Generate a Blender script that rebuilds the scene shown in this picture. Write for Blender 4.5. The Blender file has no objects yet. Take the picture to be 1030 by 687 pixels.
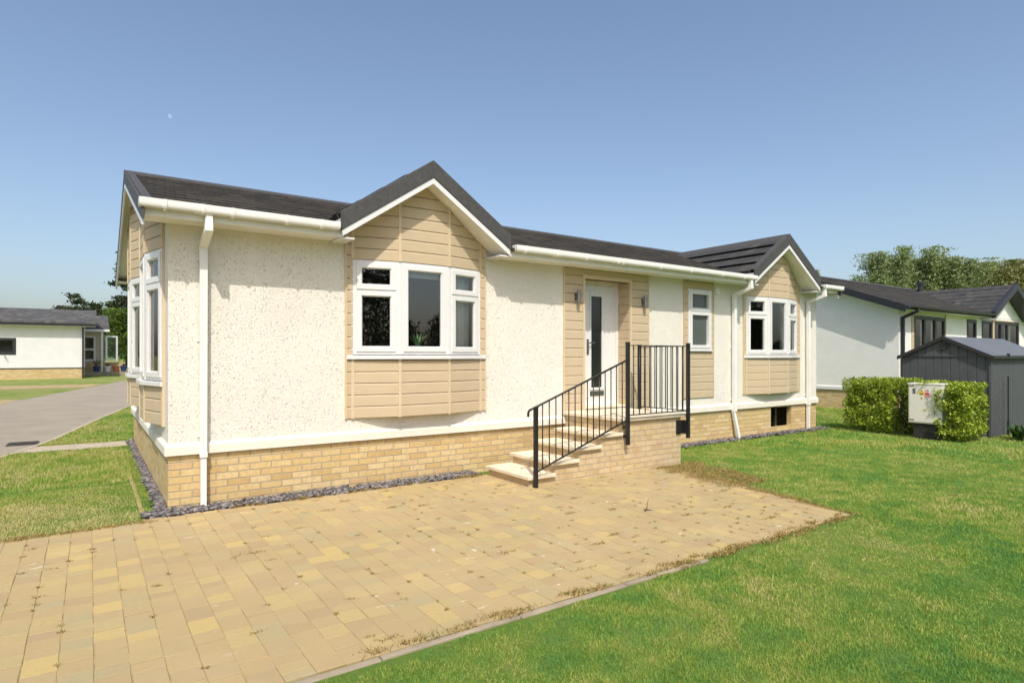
import bpy, bmesh, math, random
import numpy as np
from mathutils import Vector, Matrix

random.seed(7)
rng = np.random.default_rng(11)
R = math.radians
scene = bpy.context.scene
COL = scene.collection

# ------------------------------------------------------------------ helpers
def tag(o, label=None, cat=None, group=None, kind=None):
    if label: o['label'] = label
    if cat: o['category'] = cat
    if group: o['group'] = group
    if kind: o['kind'] = kind
    return o

def empty(name, loc, label=None, cat=None, group=None):
    o = bpy.data.objects.new(name, None)
    o.empty_display_size = 0.2
    COL.objects.link(o)
    o.location = loc
    return tag(o, label, cat, group)

_base = {}
def attach(o, parent):
    if parent is None: return
    o.parent = parent
    r = parent
    while r.parent is not None: r = r.parent
    o.matrix_parent_inverse = Matrix.Translation(-Vector(r.location)) if parent is r else Matrix.Identity(4)

def copy_tree(o, parent=None):
    c = o.copy(); COL.objects.link(c)
    if parent is not None:
        c.parent = parent
    for ch in list(o.children):
        copy_tree(ch, c)
    return c

class MB:
    """collects shapes, world coordinates, and links them as ONE mesh object"""
    def __init__(s): s.v = []; s.f = []
    def add(s, vs, fs):
        n = len(s.v)
        s.v += [tuple(p) for p in vs]
        s.f += [tuple(i + n for i in f) for f in fs]
        return s
    def obox(s, o, a, b, c):
        o, a, b, c = Vector(o), Vector(a), Vector(b), Vector(c)
        vs = [o, o + a, o + a + b, o + b, o + c, o + a + c, o + a + b + c, o + b + c]
        fs = [(0, 3, 2, 1), (4, 5, 6, 7), (0, 1, 5, 4), (1, 2, 6, 5), (2, 3, 7, 6), (3, 0, 4, 7)]
        if a.cross(b).dot(c) < 0: fs = [f[::-1] for f in fs]
        return s.add(vs, fs)
    def box(s, x0, x1, y0, y1, z0, z1):
        return s.obox((x0, y0, z0), (x1 - x0, 0, 0), (0, y1 - y0, 0), (0, 0, z1 - z0))
    def prism(s, pts, vec):
        pts = [Vector(p) for p in pts]; vec = Vector(vec); n = len(pts)
        nrm = Vector((0, 0, 0))
        for i in range(n): nrm += pts[i].cross(pts[(i + 1) % n])
        fs = [tuple(range(n)), tuple(range(2 * n - 1, n - 1, -1))]
        fs += [((i + 1) % n, i, i + n, (i + 1) % n + n) for i in range(n)]
        if nrm.dot(vec) > 0: fs = [f[::-1] for f in fs]
        return s.add(pts + [p + vec for p in pts], fs)
    def tube(s, pts, r, n=8, square=False, cap=True):
        pts = [Vector(p) for p in pts]
        rs = r if isinstance(r, (list, tuple)) else [r] * len(pts)
        if square: n = 4
        up0 = Vector((0, 0, 1)); rings = []
        d0 = (pts[1] - pts[0]).normalized()
        if abs(d0.z) > 0.9: up0 = Vector((0, 1, 0))
        side = d0.cross(up0).normalized()
        for i, p in enumerate(pts):
            if i == 0: d = pts[1] - p
            elif i == len(pts) - 1: d = p - pts[i - 1]
            else: d = (p - pts[i - 1]).normalized() + (pts[i + 1] - p).normalized()
            d.normalize()
            side = (side - d * side.dot(d)).normalized()
            up = d.cross(side)
            k = 1.0
            if 0 < i < len(pts) - 1:
                k = 1.0 / max(0.6, abs(d.dot((p - pts[i - 1]).normalized())))
            ring = []
            for j in range(n):
                a = 2 * math.pi * (j + (.5 if square else 0)) / n
                ring.append(p + (side * math.cos(a) + up * math.sin(a)) * rs[i] * (1 if not square else k))
            rings.append(ring)
        vs = [q for ring in rings for q in ring]; fs = []
        for i in range(len(pts) - 1):
            for j in range(n):
                a, b = i * n + j, i * n + (j + 1) % n
                fs.append((a, b, b + n, a + n))
        if cap:
            fs.append(tuple(range(n - 1, -1, -1)))
            fs.append(tuple(range((len(pts) - 1) * n, len(pts) * n)))
        return s.add(vs, fs)
    def lathe(s, c, prof, n=20):
        c = Vector(c); vs = []; fs = []
        for (r, z) in prof:
            for j in range(n):
                a = 2 * math.pi * j / n
                vs.append(c + Vector((r * math.cos(a), r * math.sin(a), z)))
        for i in range(len(prof) - 1):
            for j in range(n):
                a, b = i * n + j, i * n + (j + 1) % n
                fs.append((a, b, b + n, a + n))
        fs.append(tuple(range(n - 1, -1, -1))); fs.append(tuple(range((len(prof) - 1) * n, len(prof) * n)))
        return s.add(vs, fs)
    def clip(s, co, no):
        """drop everything on the side the normal points to"""
        bm = bmesh.new(); vs = [bm.verts.new(p) for p in s.v]
        for f in s.f:
            try: bm.faces.new([vs[i] for i in f])
            except ValueError: pass
        bmesh.ops.bisect_plane(bm, geom=bm.verts[:] + bm.edges[:] + bm.faces[:], dist=1e-5,
                               plane_co=co, plane_no=no, clear_outer=True)
        bm.verts.index_update()
        s.v = [tuple(v.co) for v in bm.verts]; s.f = [tuple(v.index for v in f.verts) for f in bm.faces]
        bm.free(); return s
    def join(s, o):
        return s.add(o.v, o.f)
    def build(s, name, mat, parent=None, bevel=0, smooth=False, seg=2):
        me = bpy.data.meshes.new(name)
        org = Vector((0, 0, 0))
        if parent is None and s.v:
            a = np.array(s.v); org = Vector(((a[:, 0].min() + a[:, 0].max()) / 2, (a[:, 1].min() + a[:, 1].max()) / 2, a[:, 2].min()))
        me.from_pydata([tuple(Vector(p) - org) for p in s.v], [], s.f)
        me.update()
        me.materials.append(mat)
        if smooth:
            for p in me.polygons: p.use_smooth = True
        o = bpy.data.objects.new(name, me); COL.objects.link(o)
        o.location = org
        attach(o, parent)
        if bevel:
            m = o.modifiers.new('bevel', 'BEVEL'); m.width = bevel; m.segments = seg; m.limit_method = 'ANGLE'; m.angle_limit = R(40)
            m.use_clamp_overlap = True
        return o

def np_mesh(name, verts, quads=None, tris=None, mat=None, parent=None, smooth=False):
    me = bpy.data.meshes.new(name)
    loops = []; starts = []; tot = 0
    parts = []
    if quads is not None and len(quads):
        parts.append((np.asarray(quads, np.int32), 4))
    if tris is not None and len(tris):
        parts.append((np.asarray(tris, np.int32), 3))
    li = np.concatenate([p.ravel() for p, k in parts])
    st = []
    for p, k in parts:
        st.append(np.arange(len(p), dtype=np.int32) * k + tot); tot += len(p) * k
    st = np.concatenate(st)
    me.vertices.add(len(verts)); me.vertices.foreach_set('co', np.asarray(verts, np.float32).ravel())
    me.loops.add(len(li)); me.loops.foreach_set('vertex_index', li)
    me.polygons.add(len(st)); me.polygons.foreach_set('loop_start', st)
    me.update(calc_edges=True)
    if smooth: me.polygons.foreach_set('use_smooth', np.ones(len(st), bool))
    if mat: me.materials.append(mat)
    o = bpy.data.objects.new(name, me); COL.objects.link(o)
    attach(o, parent)
    return o

class Facet:
    """a vertical plane from A to B in plan; u along, w outward, z up"""
    def __init__(s, A, B):
        s.A = Vector((A[0], A[1], 0)); d = Vector((B[0] - A[0], B[1] - A[1], 0)); s.L = d.length
        s.d = d.normalized(); s.n = Vector((s.d.y, -s.d.x, 0))
    def P(s, u, w, z=0): return s.A + s.d * u + s.n * w + Vector((0, 0, z))
    def box(s, mb, u0, u1, w0, w1, z0, z1):
        mb.obox(s.P(u0, w0, z0), s.d * (u1 - u0), s.n * (w1 - w0), Vector((0, 0, z1 - z0)))
    def ring(s, mb, u0, u1, z0, z1, t, w0, w1):
        o = [(u0, z0), (u1, z0), (u1, z1), (u0, z1)]; i = [(u0 + t, z0 + t), (u1 - t, z0 + t), (u1 - t, z1 - t), (u0 + t, z1 - t)]
        vs = [s.P(u, w, z) for w in (w0, w1) for (u, z) in o + i]
        fs = []
        for k in range(4):
            a, b = k, (k + 1) % 4
            fs += [(8 + a, 8 + b, 12 + b, 12 + a), (b, a, 4 + a, 4 + b), (a, b, 8 + b, 8 + a), (4 + b, 4 + a, 12 + a, 12 + b)]
        mb.add(vs, fs)
    def quad(s, mb, u0, u1, z0, z1, w):
        mb.add([s.P(u0, w, z0), s.P(u1, w, z0), s.P(u1, w, z1), s.P(u0, w, z1)], [(0, 1, 2, 3)])
    def wall(s, mb, u0, u1, z0, z1, w0, w1, holes=()):
        us = sorted({u0, u1} | {h[0] for h in holes} | {h[1] for h in holes})
        zs = sorted({z0, z1} | {h[2] for h in holes} | {h[3] for h in holes})
        for i in range(len(us) - 1):
            for j in range(len(zs) - 1):
                cu, cz = (us[i] + us[i + 1]) / 2, (zs[j] + zs[j + 1]) / 2
                if any(h[0] < cu < h[1] and h[2] < cz < h[3] for h in holes): continue
                s.quad(mb, us[i], us[i + 1], zs[j], zs[j + 1], w1)
                mb.add([s.P(us[i], w0, zs[j]), s.P(us[i], w0, zs[j + 1]), s.P(us[i + 1], w0, zs[j + 1]), s.P(us[i + 1], w0, zs[j])], [(0, 1, 2, 3)])
        for (a, b, c, d) in [(u0, u1, z0, z1)] + list(holes):
            for (p, q) in (((a, c), (b, c)), ((b, c), (b, d)), ((b, d), (a, d)), ((a, d), (a, c))):
                mb.add([s.P(p[0], w0, p[1]), s.P(q[0], w0, q[1]), s.P(q[0], w1, q[1]), s.P(p[0], w1, p[1])], [(0, 1, 2, 3)])
    def planks(s, mb, u0, u1, z0, z1, pitch=.14, t=.02):
        z = z0
        while z < z1 - .01:
            zt = min(z + pitch, z1)
            prof = [(0, z), (t, z + .004), (t, z + (zt - z) * .84), (t - .002, z + (zt - z) * .89), (t * .55, zt - .004), (0, zt)]
            mb.prism([s.P(u0, w, zz) for (w, zz) in prof], s.d * (u1 - u0))
            z = zt

# ------------------------------------------------------------------ material nodes
def nd(nt, t, ins=None, **props):
    n = nt.nodes.new(t)
    for k, v in props.items(): setattr(n, k, v)
    for k, v in (ins or {}).items():
        if isinstance(v, bpy.types.NodeSocket): nt.links.new(v, n.inputs[k])
        else: n.inputs[k].default_value = v
    return n
def mth(nt, op, a, b=0.0, c=0.0): return nd(nt, 'ShaderNodeMath', {0: a, 1: b, 2: c}, operation=op).outputs[0]
def noise(nt, vec, scale, detail=4, rough=.55, dist=0): return nd(nt, 'ShaderNodeTexNoise', {'Vector': vec, 'Scale': scale, 'Detail': detail, 'Roughness': rough, 'Distortion': dist}).outputs['Fac']
def ramp(nt, fac, stops, interp='LINEAR'):
    n = nt.nodes.new('ShaderNodeValToRGB'); cr = n.color_ramp; cr.interpolation = interp
    while len(cr.elements) < len(stops): cr.elements.new(.5)
    for e, (p, c) in zip(cr.elements, stops):
        e.position = p; e.color = (c[0], c[1], c[2], 1) if not isinstance(c, (int, float)) else (c, c, c, 1)
    nt.links.new(fac, n.inputs['Fac']); return n.outputs['Color']
def mix(nt, fac, a, b, mode='MIX'):
    n = nd(nt, 'ShaderNodeMix', None, data_type='RGBA', blend_type=mode)
    for idx, v in ((0, fac), (6, a), (7, b)):
        if isinstance(v, bpy.types.NodeSocket): nt.links.new(v, n.inputs[idx])
        elif idx == 0: n.inputs[0].default_value = v
        else: n.inputs[idx].default_value = (v[0], v[1], v[2], 1)
    return n.outputs[2]
def sep(nt, v): return nd(nt, 'ShaderNodeSeparateXYZ', {0: v}).outputs
def comb(nt, x, y, z=0.0): return nd(nt, 'ShaderNodeCombineXYZ', {0: x, 1: y, 2: z}).outputs[0]
def vscale(nt, v, s): return nd(nt, 'ShaderNodeVectorMath', {0: v, 1: s}, operation='MULTIPLY').outputs[0]
def bump(nt, h, dist=.01, strength=1.0, normal=None):
    ins = {'Height': h, 'Distance': dist, 'Strength': strength}
    if normal is not None: ins['Normal'] = normal
    return nd(nt, 'ShaderNodeBump', ins).outputs[0]
def newmat(name, rough=.6, spec=.4, color=(.5, .5, .5), metal=0):
    m = bpy.data.materials.new(name); m.use_nodes = True; nt = m.node_tree
    b = nt.nodes['Principled BSDF']; b.inputs['Roughness'].default_value = rough; b.inputs['Specular IOR Level'].default_value = spec
    b.inputs['Base Color'].default_value = (*color, 1); b.inputs['Metallic'].default_value = metal
    return m, nt, b
def pos(nt): return nt.nodes.new('ShaderNodeNewGeometry').outputs['Position']
def obj_island(nt): return nt.nodes.new('ShaderNodeNewGeometry').outputs['Random Per Island']

def plain(name, color, rough=.5, spec=.4, var=.12, scale=9, metal=0, bmp=0.0, bscale=60):
    m, nt, b = newmat(name, rough, spec, color, metal); p = pos(nt)
    n = noise(nt, p, scale, 5)
    lo = [c * (1 - var) for c in color]; hi = [min(1, c * (1 + var)) for c in color]
    nt.links.new(ramp(nt, n, [(.3, lo), (.7, hi)]), b.inputs['Base Color'])
    r = nd(nt, 'ShaderNodeMapRange', {0: noise(nt, p, scale * 2.3), 3: rough - .08, 4: min(1, rough + .1)}).outputs[0]
    nt.links.new(r, b.inputs['Roughness'])
    if bmp: nt.links.new(bump(nt, noise(nt, p, bscale, 4), bmp), b.inputs['Normal'])
    return m

def face_uv(nt):
    """horizontal run along the wall, whichever way the wall faces"""
    g = nt.nodes.new('ShaderNodeNewGeometry'); P = sep(nt, g.outputs['Position']); Nn = sep(nt, g.outputs['True Normal'])
    isx = mth(nt, 'GREATER_THAN', mth(nt, 'ABSOLUTE', Nn[0]), .6)
    u = mth(nt, 'ADD', mth(nt, 'MULTIPLY', P[1], isx), mth(nt, 'MULTIPLY', P[0], mth(nt, 'SUBTRACT', 1.0, isx)))
    return g.outputs['Position'], u, P[2]

def brick_mat(name, ramp_cols, mortar, z0=.573, frost=.0):
    m, nt, b = newmat(name, .85, .2); P, u, z = face_uv(nt)
    BW, BH = .225, .0745
    zz = mth(nt, 'DIVIDE', mth(nt, 'SUBTRACT', z, z0 - 40 * BH), BH)
    row = mth(nt, 'FLOOR', zz); fz = mth(nt, 'FRACT', zz)
    uu = mth(nt, 'ADD', mth(nt, 'DIVIDE', u, BW), mth(nt, 'MULTIPLY', mth(nt, 'MODULO', row, 2.0), .5)); uu = mth(nt, 'ADD', uu, 60.0)
    wob = mth(nt, 'MULTIPLY', mth(nt, 'SUBTRACT', noise(nt, P, 30, 2), .5), .05)
    col = mth(nt, 'FLOOR', uu); fu = mth(nt, 'FRACT', uu)
    rnd = nd(nt, 'ShaderNodeTexWhiteNoise', {'Vector': comb(nt, col, row)}, noise_dimensions='2D').outputs['Value']
    eu = mth(nt, 'MULTIPLY', mth(nt, 'MINIMUM', fu, mth(nt, 'SUBTRACT', 1.0, fu)), BW)
    ez = mth(nt, 'MULTIPLY', mth(nt, 'MINIMUM', fz, mth(nt, 'SUBTRACT', 1.0, fz)), BH)
    e = mth(nt, 'ADD', mth(nt, 'MINIMUM', eu, ez), mth(nt, 'MULTIPLY', wob, .04))
    mask = nd(nt, 'ShaderNodeMapRange', {0: e, 1: .0035, 2: .007}, interpolation_type='SMOOTHSTEP').outputs[0]
    bc = ramp(nt, rnd, ramp_cols)
    bc = mix(nt, nd(nt, 'ShaderNodeMapRange', {0: noise(nt, P, 22, 5), 1: .42, 2: .85, 4: .6}).outputs[0], bc, [c * .72 for c in ramp_cols[0][1]])
    if frost:
        bc = mix(nt, nd(nt, 'ShaderNodeMapRange', {0: noise(nt, P, 5, 6), 1: .42, 2: .68, 4: frost}).outputs[0], bc, (.66, .58, .47))
    full = mix(nt, mask, mortar, bc)
    nt.links.new(full, b.inputs['Base Color'])
    h = mth(nt, 'ADD', mask, mth(nt, 'MULTIPLY', noise(nt, P, 140, 4), .2))
    h = mth(nt, 'ADD', h, mth(nt, 'MULTIPLY', rnd, .25))
    nt.links.new(bump(nt, h, .007, 1.0), b.inputs['Normal'])
    return m

def render_mat(name, color, pits=1.0):
    m, nt, b = newmat(name, .9, .15, color); P = pos(nt)
    warp = nd(nt, 'ShaderNodeVectorMath', {0: P, 1: vscale(nt, nd(nt, 'ShaderNodeTexNoise', {'Vector': P, 'Scale': 20.0, 'Detail': 3}).outputs['Color'], (.03, .03, .03))}, operation='ADD').outputs[0]
    a = noise(nt, vscale(nt, warp, (1.0, 1.0, .9)), 52, 4, .6)
    pit = nd(nt, 'ShaderNodeMapRange', {0: a, 1: .28, 2: .43, 3: 0., 4: 1.}, interpolation_type='SMOOTHSTEP').outputs[0]
    dens = nd(nt, 'ShaderNodeMapRange', {0: noise(nt, P, 4.5, 3), 1: .28, 2: .55, 3: .5, 4: 1.0}).outputs[0]
    pit = mth(nt, 'SUBTRACT', 1.0, mth(nt, 'MULTIPLY', mth(nt, 'SUBTRACT', 1.0, pit), dens))
    h = mth(nt, 'ADD', mth(nt, 'MULTIPLY', pit, pits), mth(nt, 'MULTIPLY', noise(nt, P, 65, 6), .75))
    h = mth(nt, 'ADD', h, mth(nt, 'MULTIPLY', noise(nt, P, 13, 3), .5))
    nt.links.new(bump(nt, h, .0115, .8), b.inputs['Normal'])
    c2 = [c * .93 for c in color]
    nt.links.new(ramp(nt, noise(nt, P, 1.6, 5), [(.3, c2), (.65, color)]), b.inputs['Base Color'])
    return m

def tile_mat(name, axis, base=(.036, .032, .027)):
    """granule coated roof tiles; axis is the way a course runs"""
    m, nt, b = newmat(name, .8, .25); P = pos(nt); X = sep(nt, P)
    a, c = (X[0], X[1]) if axis == 'x' else (X[1], X[0])
    ca = mth(nt, 'DIVIDE', c, .33); ra = mth(nt, 'FLOOR', ca)
    ua = mth(nt, 'ADD', mth(nt, 'DIVIDE', a, .21), mth(nt, 'MULTIPLY', ra, .37))
    rnd = nd(nt, 'ShaderNodeTexWhiteNoise', {'Vector': comb(nt, mth(nt, 'FLOOR', ua), ra)}, noise_dimensions='2D').outputs['Value']
    fu = mth(nt, 'FRACT', ua); e = mth(nt, 'MINIMUM', fu, mth(nt, 'SUBTRACT', 1.0, fu))
    joint = nd(nt, 'ShaderNodeMapRange', {0: e, 1: .01, 2: .06}).outputs[0]
    gr = noise(nt, vscale(nt, P, (.8, 1.2, 1) if axis == 'x' else (1, .8, 1)), 42, 5, .8)
    dark = [k * .35 for k in base]; lite = [k * 2.0 for k in base]
    cc = mix(nt, .68, ramp(nt, rnd, [(0, dark), (.6, base), (1, (base[0] * 2.6, base[1] * 2.3, base[2] * 1.9))]), ramp(nt, gr, [(.3, dark), (.75, lite)]))
    cc = mix(nt, nd(nt, 'ShaderNodeMapRange', {0: noise(nt, P, .9, 5), 1: .5, 2: .75, 4: .3}).outputs[0], cc, (.09, .08, .062))
    nt.links.new(cc, b.inputs['Base Color'])
    h = mth(nt, 'ADD', mth(nt, 'MULTIPLY', joint, .6), mth(nt, 'MULTIPLY', gr, .35)); h = mth(nt, 'ADD', h, mth(nt, 'MULTIPLY', rnd, .5))
    nt.links.new(bump(nt, h, .015, .9), b.inputs['Normal'])
    return m

def leaf_mat(name, cols, trans=.35, rough=.5, patch=1.2, spec=.3):
    m, nt, b = newmat(name, rough, spec); P = pos(nt)
    r = mth(nt, 'ADD', mth(nt, 'MULTIPLY', obj_island(nt), .6), mth(nt, 'MULTIPLY', noise(nt, P, patch, 3), .5))
    c = ramp(nt, r, [(.1 + .8 * i / (len(cols) - 1), k) for i, k in enumerate(cols)])
    nt.links.new(c, b.inputs['Base Color'])
    t = nd(nt, 'ShaderNodeBsdfTranslucent', {'Color': mix(nt, 1.0, c, (1.0, 1.0, .55), 'MULTIPLY')})
    mx = nd(nt, 'ShaderNodeMixShader', {0: trans, 1: b.outputs[0], 2: t.outputs[0]})
    nt.links.new(mx.outputs[0], nt.nodes['Material Output'].inputs['Surface'])
    return m

def glass_mat(name, tint=(.92, .94, .93), refl=3.2, frosted=0.0):
    m, nt, b = newmat(name); P = pos(nt)
    fr = mth(nt, 'MINIMUM', mth(nt, 'ADD', nd(nt, 'ShaderNodeFresnel', {'IOR': 1.5}).outputs[0], (refl - 1) * .04), 1.0)
    nrm = bump(nt, noise(nt, P, 1.7, 1), .004, .5)
    gl = nd(nt, 'ShaderNodeBsdfGlossy', {'Roughness': .004 + frosted * .2, 'Color': (1, 1, 1, 1), 'Normal': nrm})
    tr = nd(nt, 'ShaderNodeBsdfTransparent', {'Color': (*tint, 1)})
    base = tr.outputs[0]
    if frosted:
        tl = nd(nt, 'ShaderNodeBsdfTranslucent', {'Color': (*tint, 1)}); df = nd(nt, 'ShaderNodeBsdfDiffuse', {'Color': (tint[0] * .35, tint[1] * .37, tint[2] * .36, 1)})
        a = nd(nt, 'ShaderNodeMixShader', {0: .5, 1: tl.outputs[0], 2: df.outputs[0]})
        base = nd(nt, 'ShaderNodeMixShader', {0: frosted, 1: tr.outputs[0], 2: a.outputs[0]}).outputs[0]
    mx = nd(nt, 'ShaderNodeMixShader', {0: fr, 1: base, 2: gl.outputs[0]})
    nt.links.new(mx.outputs[0], nt.nodes['Material Output'].inputs['Surface'])
    return m

# ------------------------------------------------------------------ materials
CREAM = (.77, .73, .645)
M_render = render_mat('cream_render', CREAM)
M_trim = plain('smooth_cream_trim', (.74, .70, .60), .8, .2, .05, 4, bmp=.003)
M_whiterender = render_mat('white_render', (.82, .80, .755), .25)
M_clad = plain('beige_plank', (.53, .42, .28), .6, .3, .03, 6, bmp=.0012, bscale=120)
M_cladstrip = plain('beige_strip', (.60, .48, .315), .55, .3, .04, 6)
M_brick = brick_mat('buff_brick', [(0, (.52, .36, .16)), (.3, (.60, .43, .195)), (.6, (.64, .475, .23)), (.85, (.66, .51, .28)), (1, (.57, .385, .20))], (.46, .385, .27))
M_brickpale = brick_mat('pale_buff_brick', [(0, (.50, .355, .19)), (.3, (.56, .41, .22)), (.7, (.59, .455, .25)), (1, (.54, .385, .22))], (.48, .39, .27), .71, .35)
M_pvc = plain('white_plastic', (.71, .70, .685), .28, .5, .03, 3)
M_pipe = plain('ivory_plastic_pipe', (.80, .785, .745), .35, .5, .04, 4)
M_soffit = plain('off_white_soffit', (.80, .775, .70), .5, .4, .04, 3)
M_tile_x = tile_mat('brown_black_tiles', 'x')
M_tile_y = tile_mat('grey_black_tiles', 'y', (.052, .051, .050))
M_vergetrim = plain('dark_verge_trim', (.068, .065, .062), .6, .35, .22, 30, bmp=.002, bscale=200)
M_black = plain('black_painted_steel', (.012, .012, .013), .4, .5, .15, 20)
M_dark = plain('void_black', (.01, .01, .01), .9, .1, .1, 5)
M_glass = glass_mat('window_glass')
M_frost = glass_mat('frosted_glass', (.66, .70, .68), 1.2, .75)
M_doorglass = glass_mat('grey_door_glass', (.16, .17, .17), 1.4, .6)
M_chrome = plain('brushed_steel', (.30, .29, .27), .25, .5, .05, 30, metal=.9)
M_inwall = plain('room_wall', (.42, .40, .37), .9, .1, .05, 2)
M_infloor = plain('room_floor', (.20, .15, .11), .7, .2, .1, 4)
M_curtain = plain('pale_curtain', (.82, .79, .72), .9, .1, .05, 10)
M_blind = plain('roller_blind', (.55, .56, .56), .85, .1, .05, 5)
M_slab = plain('pale_stone_slab', (.70, .61, .46), .8, .2, .12, 5, bmp=.003, bscale=90)
M_cabinet = plain('pale_grey_cabinet', (.72, .69, .62), .5, .4, .05, 4)
M_shed = plain('slate_grey_panel', (.083, .086, .092), .55, .4, .08, 4)
M_shedroof = plain('grey_metal_roof', (.125, .125, .125), .4, .5, .08, 3)
M_frame_dark = plain('anthracite_frame', (.022, .022, .024), .4, .5, .1, 5)
M_kerb = plain('concrete_edging', (.32, .265, .19), .9, .15, .2, 6, bmp=.004)
M_bark = plain('bark', (.10, .075, .05), .95, .1, .4, 6, bmp=.03, bscale=12)
M_terracotta = plain('terracotta', (.45, .17, .08), .8, .2, .15, 12)
M_bluepot = plain('blue_glaze', (.03, .05, .18), .25, .5, .1, 8)
M_whitepot = plain('white_ceramic', (.72, .70, .66), .3, .5, .04, 8)
M_yellow = plain('warning_yellow', (.75, .50, .02), .5, .4, .03, 8)
M_red = plain('warning_red', (.55, .05, .04), .5, .4, .05, 8)
M_ink = plain('black_print', (.02, .02, .02), .6, .3, .05, 8)
M_label = plain('white_print', (.75, .74, .72), .5, .4, .03, 8)
M_leftroof = tile_mat('grey_weathered_tiles', 'x', (.085, .084, .084))
M_beigewall = plain('pale_beige_boarding', (.55, .47, .36), .7, .3, .06, 3)

# lawn soil and far grass
def lawn_mat():
    m, nt, b = newmat('lawn_turf', .95, .1); P = pos(nt)
    f = mth(nt, 'ADD', mth(nt, 'MULTIPLY', noise(nt, P, .55, 4), .6), mth(nt, 'MULTIPLY', noise(nt, P, 3.3, 5), .45))
    Xs = sep(nt, P); dry = mth(nt, 'MULTIPLY', nd(nt, 'ShaderNodeMapRange', {0: Xs[1], 1: 10., 2: 22., 3: 0., 4: .16}).outputs[0], nd(nt, 'ShaderNodeMapRange', {0: Xs[0], 1: 8., 2: 3., 3: 0., 4: 1.}).outputs[0])
    f = mth(nt, 'ADD', f, dry)
    c = ramp(nt, f, [(.36, (.085, .19, .034)), (.5, (.14, .25, .040)), (.6, (.21, .29, .060)), (.7, (.31, .33, .11))])
    c = mix(nt, nd(nt, 'ShaderNodeMapRange', {0: noise(nt, P, 60, 4, .7), 1: .35, 2: .75, 4: .6}).outputs[0], c, (.075, .11, .026))
    nt.links.new(c, b.inputs['Base Color'])
    nt.links.new(bump(nt, noise(nt, P, 55, 4, .7), .03), b.inputs['Normal'])
    return m
M_lawn = lawn_mat()
def blade_mat():
    m, nt, b = newmat('grass_blades', .5, .25); P = pos(nt); P2 = vscale(nt, P, (1, 1, 0))
    X = sep(nt, P)
    f = mth(nt, 'ADD', mth(nt, 'MULTIPLY', noise(nt, P2, .8, 5), .85), mth(nt, 'MULTIPLY', noise(nt, P2, 3.8, 5), .95))
    f = mth(nt, 'SUBTRACT', f, .385)
    f = mth(nt, 'ADD', f, mth(nt, 'MULTIPLY', mth(nt, 'SUBTRACT', obj_island(nt), .5), .24))
    # the small lawn beside the road is drier than the big one
    f = mth(nt, 'ADD', f, nd(nt, 'ShaderNodeMapRange', {0: X[0], 1: .2, 2: -.2, 3: 0., 4: .11}).outputs[0])
    f = mth(nt, 'ADD', f, mth(nt, 'MULTIPLY', nd(nt, 'ShaderNodeMapRange', {0: X[0], 1: -.2, 2: -.3, 3: 0., 4: 1.}).outputs[0], nd(nt, 'ShaderNodeMapRange', {0: X[1], 1: 1.8, 2: -.2, 3: 0., 4: .19}).outputs[0]))
    c = ramp(nt, f, [(.25, (.10, .275, .075)), (.41, (.195, .355, .068)), (.53, (.32, .42, .075)), (.64, (.45, .46, .125)), (.79, (.60, .52, .25))])
    nt.links.new(c, b.inputs['Base Color'])
    t = nd(nt, 'ShaderNodeBsdfTranslucent', {'Color': mix(nt, 1.0, c, (1, 1, .6), 'MULTIPLY')})
    mx = nd(nt, 'ShaderNodeMixShader', {0: .35, 1: b.outputs[0], 2: t.outputs[0]})
    nt.links.new(mx.outputs[0], nt.nodes['Material Output'].inputs['Surface'])
    return m
M_blade = blade_mat()
def dryblade():
    m, nt, b = newmat('dry_weed_blades', .8, .1)
    c = ramp(nt, obj_island(nt), [(0, (.16, .13, .03)), (.4, (.32, .22, .08)), (.75, (.45, .31, .13)), (1, (.14, .18, .04))])
    nt.links.new(c, b.inputs['Base Color']); return m
M_dry = dryblade()
def paver_mat():
    m, nt, b = newmat('buff_block_paving', .9, .15); P = pos(nt)
    c = ramp(nt, obj_island(nt), [(0, (0.368, 0.275, 0.151)), (.2, (0.420, 0.314, 0.155)), (.42, (0.400, 0.305, 0.159)), (.6, (0.437, 0.337, 0.155)), (.75, (0.372, 0.310, 0.171)), (.88, (0.496, 0.375, 0.151)), (1, (0.380, 0.288, 0.166))], 'LINEAR')
    c = mix(nt, nd(nt, 'ShaderNodeMapRange', {0: noise(nt, P, 45, 5, .7), 1: .35, 2: .75, 4: .45}).outputs[0], c, (.38, .28, .16))
    c = mix(nt, nd(nt, 'ShaderNodeMapRange', {0: noise(nt, P, .8, 4), 1: .45, 2: .75, 4: .35}).outputs[0], c, (.54, .40, .225))
    # scattered lime bloom
    st = mth(nt, 'MULTIPLY', nd(nt, 'ShaderNodeMapRange', {0: noise(nt, vscale(nt, P, (1.0, 2.2, 1)), 5.5, 5, .6, .6), 1: .66, 2: .70}).outputs[0],
             nd(nt, 'ShaderNodeMapRange', {0: noise(nt, P, .7, 2), 1: .42, 2: .55}).outputs[0])
    c = mix(nt, mth(nt, 'MULTIPLY', st, .75), c, (.74, .68, .58))
    nt.links.new(c, b.inputs['Base Color'])
    h = mth(nt, 'ADD', noise(nt, P, 130, 4, .7), mth(nt, 'MULTIPLY', noise(nt, P, 14, 3), .6))
    nt.links.new(bump(nt, h, .004), b.inputs['Normal'])
    return m
M_paver = paver_mat()
M_sand = plain('joint_sand', (.38, .285, .15), .95, .1, .3, 12, bmp=.006, bscale=150)
def slate_mat():
    m, nt, b = newmat('plum_slate', .7, .3)
    nt.links.new(ramp(nt, obj_island(nt), [(0, (.075, .066, .068)), (.5, (.15, .135, .137)), (1, (.27, .245, .235))]), b.inputs['Base Color'])
    nt.links.new(bump(nt, noise(nt, pos(nt), 90, 3), .004), b.inputs['Normal']); return m
M_slate = slate_mat()
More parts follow.
